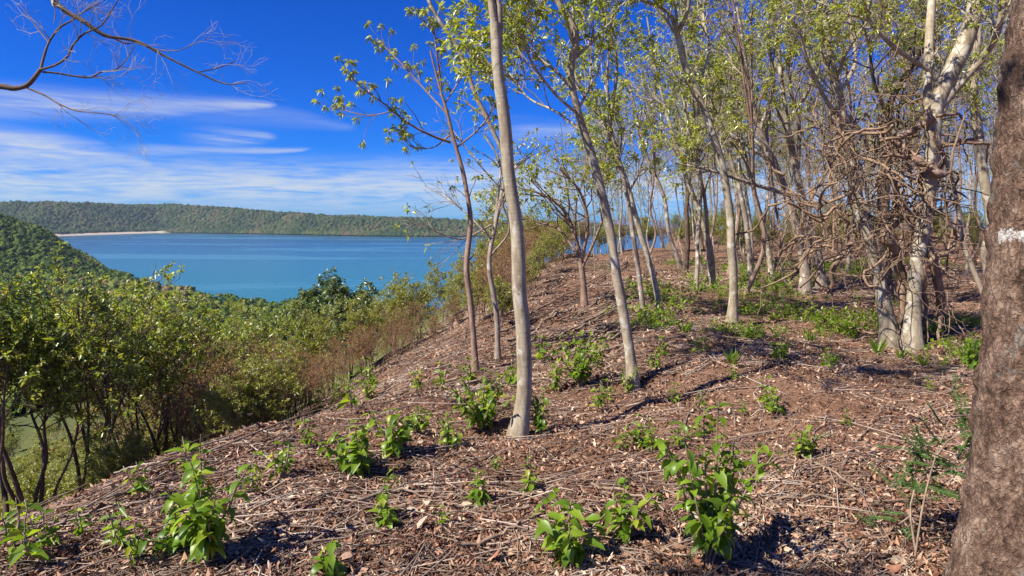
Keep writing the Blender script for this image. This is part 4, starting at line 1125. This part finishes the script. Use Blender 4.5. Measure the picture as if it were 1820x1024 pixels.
def dead_leaves():
    """the largest dry leaves, one by one, lying on the ground"""
    me = []
    for k_ in range(5):
        m = leaf_mesh('dead_leaf', rng.uniform(-1.8, 1.9), rng.uniform(0.22, 0.36), None); mt, t = mat('dead_leaf_%s' % 'abcde'[k_])
        c = [(0.22, 0.11, 0.07), (0.34, 0.22, 0.15), (0.15, 0.075, 0.05), (0.45, 0.35, 0.26), (0.28, 0.13, 0.075)][k_]
        n = t.noise(t.new('ShaderNodeTexCoord').outputs['Object'], 4, 5); finish(t, t.ramp(n, [(0.3, tuple(x * 0.6 for x in c)), (0.7, c)]), 0.7, spec=0.3); m.materials.append(mt); me.append(m)
    p = litter_points(600, 1.8, 4.6, 1.0)[:290]
    for i, (x, y, z) in enumerate(p):
        o = link('dead_leaf', me[i % 5], ground); s_ = rng.uniform(0.035, 0.085); o.location = (x, y, z + 0.03); o.scale = (s_,) * 3
        o.rotation_euler = (rng.normal(0, 0.5), rng.normal(0, 0.35), rng.uniform(0, 6.28))


dead_leaves()


def stick(name, label, cat, pts, r, mt, group=None, lift=0.03, sides=6):
    """pts: picture points on the ground"""
    P = np.array([hit(u, v) for u, v in pts]); P[:, 2] += lift + r
    Q = resample(P, 12); Q[1:-1] += rng.normal(0, r * 0.8, (10, 3)); b_ = Q[0].copy()
    mb = MB(); mb.tubes((Q - b_)[None], (np.linspace(r, r * 0.55, 12))[None], sides); o = mb.build(name, M[mt]); o.location = tuple(b_)
    return tag(o, label, cat, group)


g1 = 'long cut sticks piled along the slope edge'
for i in range(64):
    u0 = rng.uniform(-60, 520); v0 = np.interp(u0, [-60, 0, 250, 430, 650], [975, 945, 850, 780, 700]) + rng.normal(8, 17); L = rng.uniform(60, 260)
    sl = rng.normal(-0.38, 0.2)
    stick('stick', 'long thin dry stick in the brush along the slope edge', 'stick', [(u0, v0), (u0 + L * .5, v0 + sl * L * .5 + rng.normal(0, 6)), (u0 + L, v0 + sl * L)], rng.uniform(0.003, 0.008), ['twig', 'dry_vine', 'grey_bark'][i % 3], g1, rng.uniform(0.0, 0.07), 5)
g2 = 'pale sticks lying across the cleared slope'
for i in range(46):
    u0 = rng.uniform(860, 1120); v0 = rng.uniform(500, 655); L = rng.uniform(30, 130); sl = rng.normal(-0.5, 0.12)
    stick('stick', 'pale dry stick lying on the cleared slope behind the slim tree', 'stick', [(u0, v0), (u0 + L, v0 + sl * L)], rng.uniform(0.012, 0.028), 'twig', g2, 0.03, 5)
g3 = 'dry branches on the open litter'
for a_ in ([(820, 985), (885, 965), (960, 925)], [(1420, 815), (1480, 850), (1540, 895)], [(1320, 880), (1370, 830), (1420, 815)], [(1570, 640), (1650, 655), (1760, 668)], [(940, 912), (905, 920), (870, 922)], [(1300, 690), (1200, 720), (1140, 750)], [(1050, 870), (1120, 890), (1180, 920)],
           [(1470, 700), (1560, 690), (1660, 700)], [(1380, 900), (1450, 895), (1520, 900)], [(640, 900), (700, 880), (760, 895)], [(430, 960), (480, 940), (530, 945)], [(1060, 960), (1000, 955), (930, 965)]):
    stick('stick', 'bare dry branch lying on the open leaf litter', 'stick', a_, rng.uniform(0.006, 0.011), 'twig', g3)
lg = stick('log', 'weathered grey log with a pale tape band lying at the brush edge', 'log', [(22, 918), (80, 888), (130, 862)], 0.035, 'grey_bark', lift=0.02, sides=10)
tm, t_ = mat('pink_tape'); finish(t_, (0.75, 0.55, 0.55), 0.5)
mb = MB(); q0, q1 = np.zeros(3), nrm(hit(80, 888) - hit(22, 918)); mb.tubes(np.array([[q1 * 0.05, q1 * 0.058, q1 * 0.066]]), np.full((1, 3), 0.039), 12); mb.build('tape_band', tm, lg)
stick('log', 'second grey log, half buried under sticks at the brush edge', 'log', [(70, 905), (120, 880), (190, 858)], 0.04, 'grey_bark', lift=0.0, sides=10)
for a_, lab in ((([(500, 725), (430, 760), (330, 790)]), 'arched pale branch resting on the brush at the slope edge'), (([(545, 715), (480, 735), (440, 770)]), 'crooked pale branch lying behind the arched branch')):
    stick('fallen_branch', lab, 'branch', a_, 0.016, 'twig', lift=0.12)


def rock():
    p = hit(300, 815); mb = MB(); n, m = 9, 14
    e = np.linspace(-1.2, 1.57, n); a = np.arange(m) * 2 * np.pi / m; E, A = np.meshgrid(e, a, indexing='ij')
    d = np.stack([np.cos(E) * np.cos(A), np.cos(E) * np.sin(A), np.sin(E)], -1); X = d * (1 + 0.22 * fbm(d * 1.8 + 2, 3))[..., None] * np.array([0.15, 0.1, 0.07])
    idx = np.arange(n * m).reshape(n, m); nx = np.roll(idx, -1, 1); mb.add(X.reshape(-1, 3), np.stack([idx[:-1], nx[:-1], nx[1:], idx[1:]], -1).reshape(-1, 4))
    mt, t = mat('grey_stone'); f = t.noise(t.new('ShaderNodeTexCoord').outputs['Object'], 22, 6, 0.7); finish(t, t.ramp(f, [(0.35, (0.14, 0.14, 0.13)), (0.65, (0.42, 0.42, 0.40))]), 0.9, t.bump(f, 0.6, 0.01))
    o = mb.build('rock', mt); o.location = tuple(p + np.array([0, 0, 0.03])); tag(o, 'pale grey stone lying under sticks at the slope edge', 'rock')


rock()

# ---------------------------------------------------------------- vines on the wrapped trees
YV = float(hit(1600, 615)[1])


def vine(label, pts, r, dy=-0.25, mt='dry_vine'):
    P = np.array([at(u, v, YV + dy + 0.1 * math.sin(i * 1.7)) for i, (u, v) in enumerate(pts)]); Q = resample(P, 26); Q += 0.012 * rng.normal(0, 1, Q.shape); b_ = Q[0].copy()
    mb = MB(); mb.tubes((Q - b_)[None], np.full((1, 26), r * 0.72) * np.minimum(1, 0.15 + 3.5 * np.minimum(np.linspace(0, 1, 26), np.linspace(1, 0, 26))), 8); o = mb.build('vine', M[mt]); o.location = tuple(b_); tag(o, label, 'vine')


vine('thick looping vine that curls outward beside the stout vine-wrapped tree', [(1650, 610), (1645, 540), (1640, 480), (1665, 455), (1690, 445), (1697, 420), (1690, 400), (1678, 385)], 0.045, -0.3)
vine('stout twisted vine stem climbing beside the foot of the stout vine-wrapped tree', [(1665, 620), (1672, 560), (1668, 500), (1650, 440), (1625, 400), (1600, 360), (1580, 300)], 0.075, -0.2)
vine('bent elbow-shaped vine between the two vine-wrapped trees', [(1605, 590), (1602, 500), (1592, 440), (1570, 425), (1585, 400), (1600, 385), (1585, 350)], 0.085, -0.15)
vine('dark vine arm clasping the stout vine-wrapped tree halfway up', [(1590, 245), (1625, 232), (1650, 215), (1652, 190)], 0.055, -0.3, 'red_bark')
vine('arched dark vine bar joining the two vine-wrapped trees', [(1585, 250), (1600, 262), (1640, 290), (1670, 312), (1685, 308)], 0.07, -0.35, 'red_bark')
vine('long thin vine hanging beside the stout vine-wrapped tree to the ground', [(1690, 160), (1730, 170), (1705, 230), (1690, 300), (1680, 400), (1685, 520), (1688, 590), (1665, 600)], 0.016, -0.4)
vine('sinuous dark vine linking the leaning tree to the clump of stems', [(1500, 330), (1520, 390), (1512, 430), (1490, 460), (1478, 490), (1480, 540)], 0.05, 0.3, 'red_bark')


def tangle():
    mb = MB(); C0, R0 = [], []
    cs = [((1590, 300), (95, 80), 260), ((1500, 260), (45, 120), 150), ((1640, 470), (50, 110), 110), ((1430, 400), (70, 80), 120), ((1560, 400), (110, 60), 130), ((1600, 180), (120, 70), 80)]
    for (u, v), (su, sv), n in cs:
        for i in range(n):
            p = at(u + rng.normal(0, su * 0.55), v + rng.normal(0, sv * 0.55), YV + rng.normal(0, 0.35) + (1.5 if u == 1430 else 0)); d = nrm(rng.normal(0, 1, 3) + [0, 0, -0.5]); P = [p]
            st = rng.uniform(0.05, 0.12)
            for j in range(9): d = nrm(d + rng.normal(0, 0.32, 3) + [0, 0, -0.06]); P.append(P[-1] + d * st)
            if rng.random() < 0.1: continue
            C0.append(P); R0.append(rng.choice([0.003, 0.006, 0.011, 0.022], p=[0.5, 0.28, 0.14, 0.08]))
    P = np.array(C0); mb.tubes(P, np.array(R0)[:, None] * np.linspace(1, 0.6, 10)[None], 4)
    o = mb.build('vine_tangle', M['dry_vine']); tag(o, 'matted nest of dry brown vines hanging across the wrapped trees', 'vines', kind='stuff')


tangle()


# ---------------------------------------------------------------- the air over the bay
def haze():
    m = bpy.data.materials.new('haze_air'); m.use_nodes = True; t = NT(m.node_tree)
    pv = t.new('ShaderNodeVolumePrincipled'); pv.inputs['Color'].default_value = (0.62, 0.78, 1.0, 1); pv.inputs['Density'].default_value = HAZE
    o = t.new('ShaderNodeOutputMaterial'); t.l.new(pv.outputs[0], o.inputs['Volume'])
    x0, x1, y0, y1, z0, z1 = -8000, 8000, -8000, 8000, -700, 140
    v = [(x, y, z) for z in (z0, z1) for y in (y0, y1) for x in (x0, x1)]
    mb = MB(); mb.add(v, [(0, 2, 3, 1), (4, 5, 7, 6), (0, 1, 5, 4), (2, 6, 7, 3), (0, 4, 6, 2), (1, 3, 7, 5)])
    ob = mb.build('haze', m, smooth=False); tag(ob, 'thin blue haze hanging over the bay', 'haze', kind='stuff')


HAZE = 3.6e-5
haze()
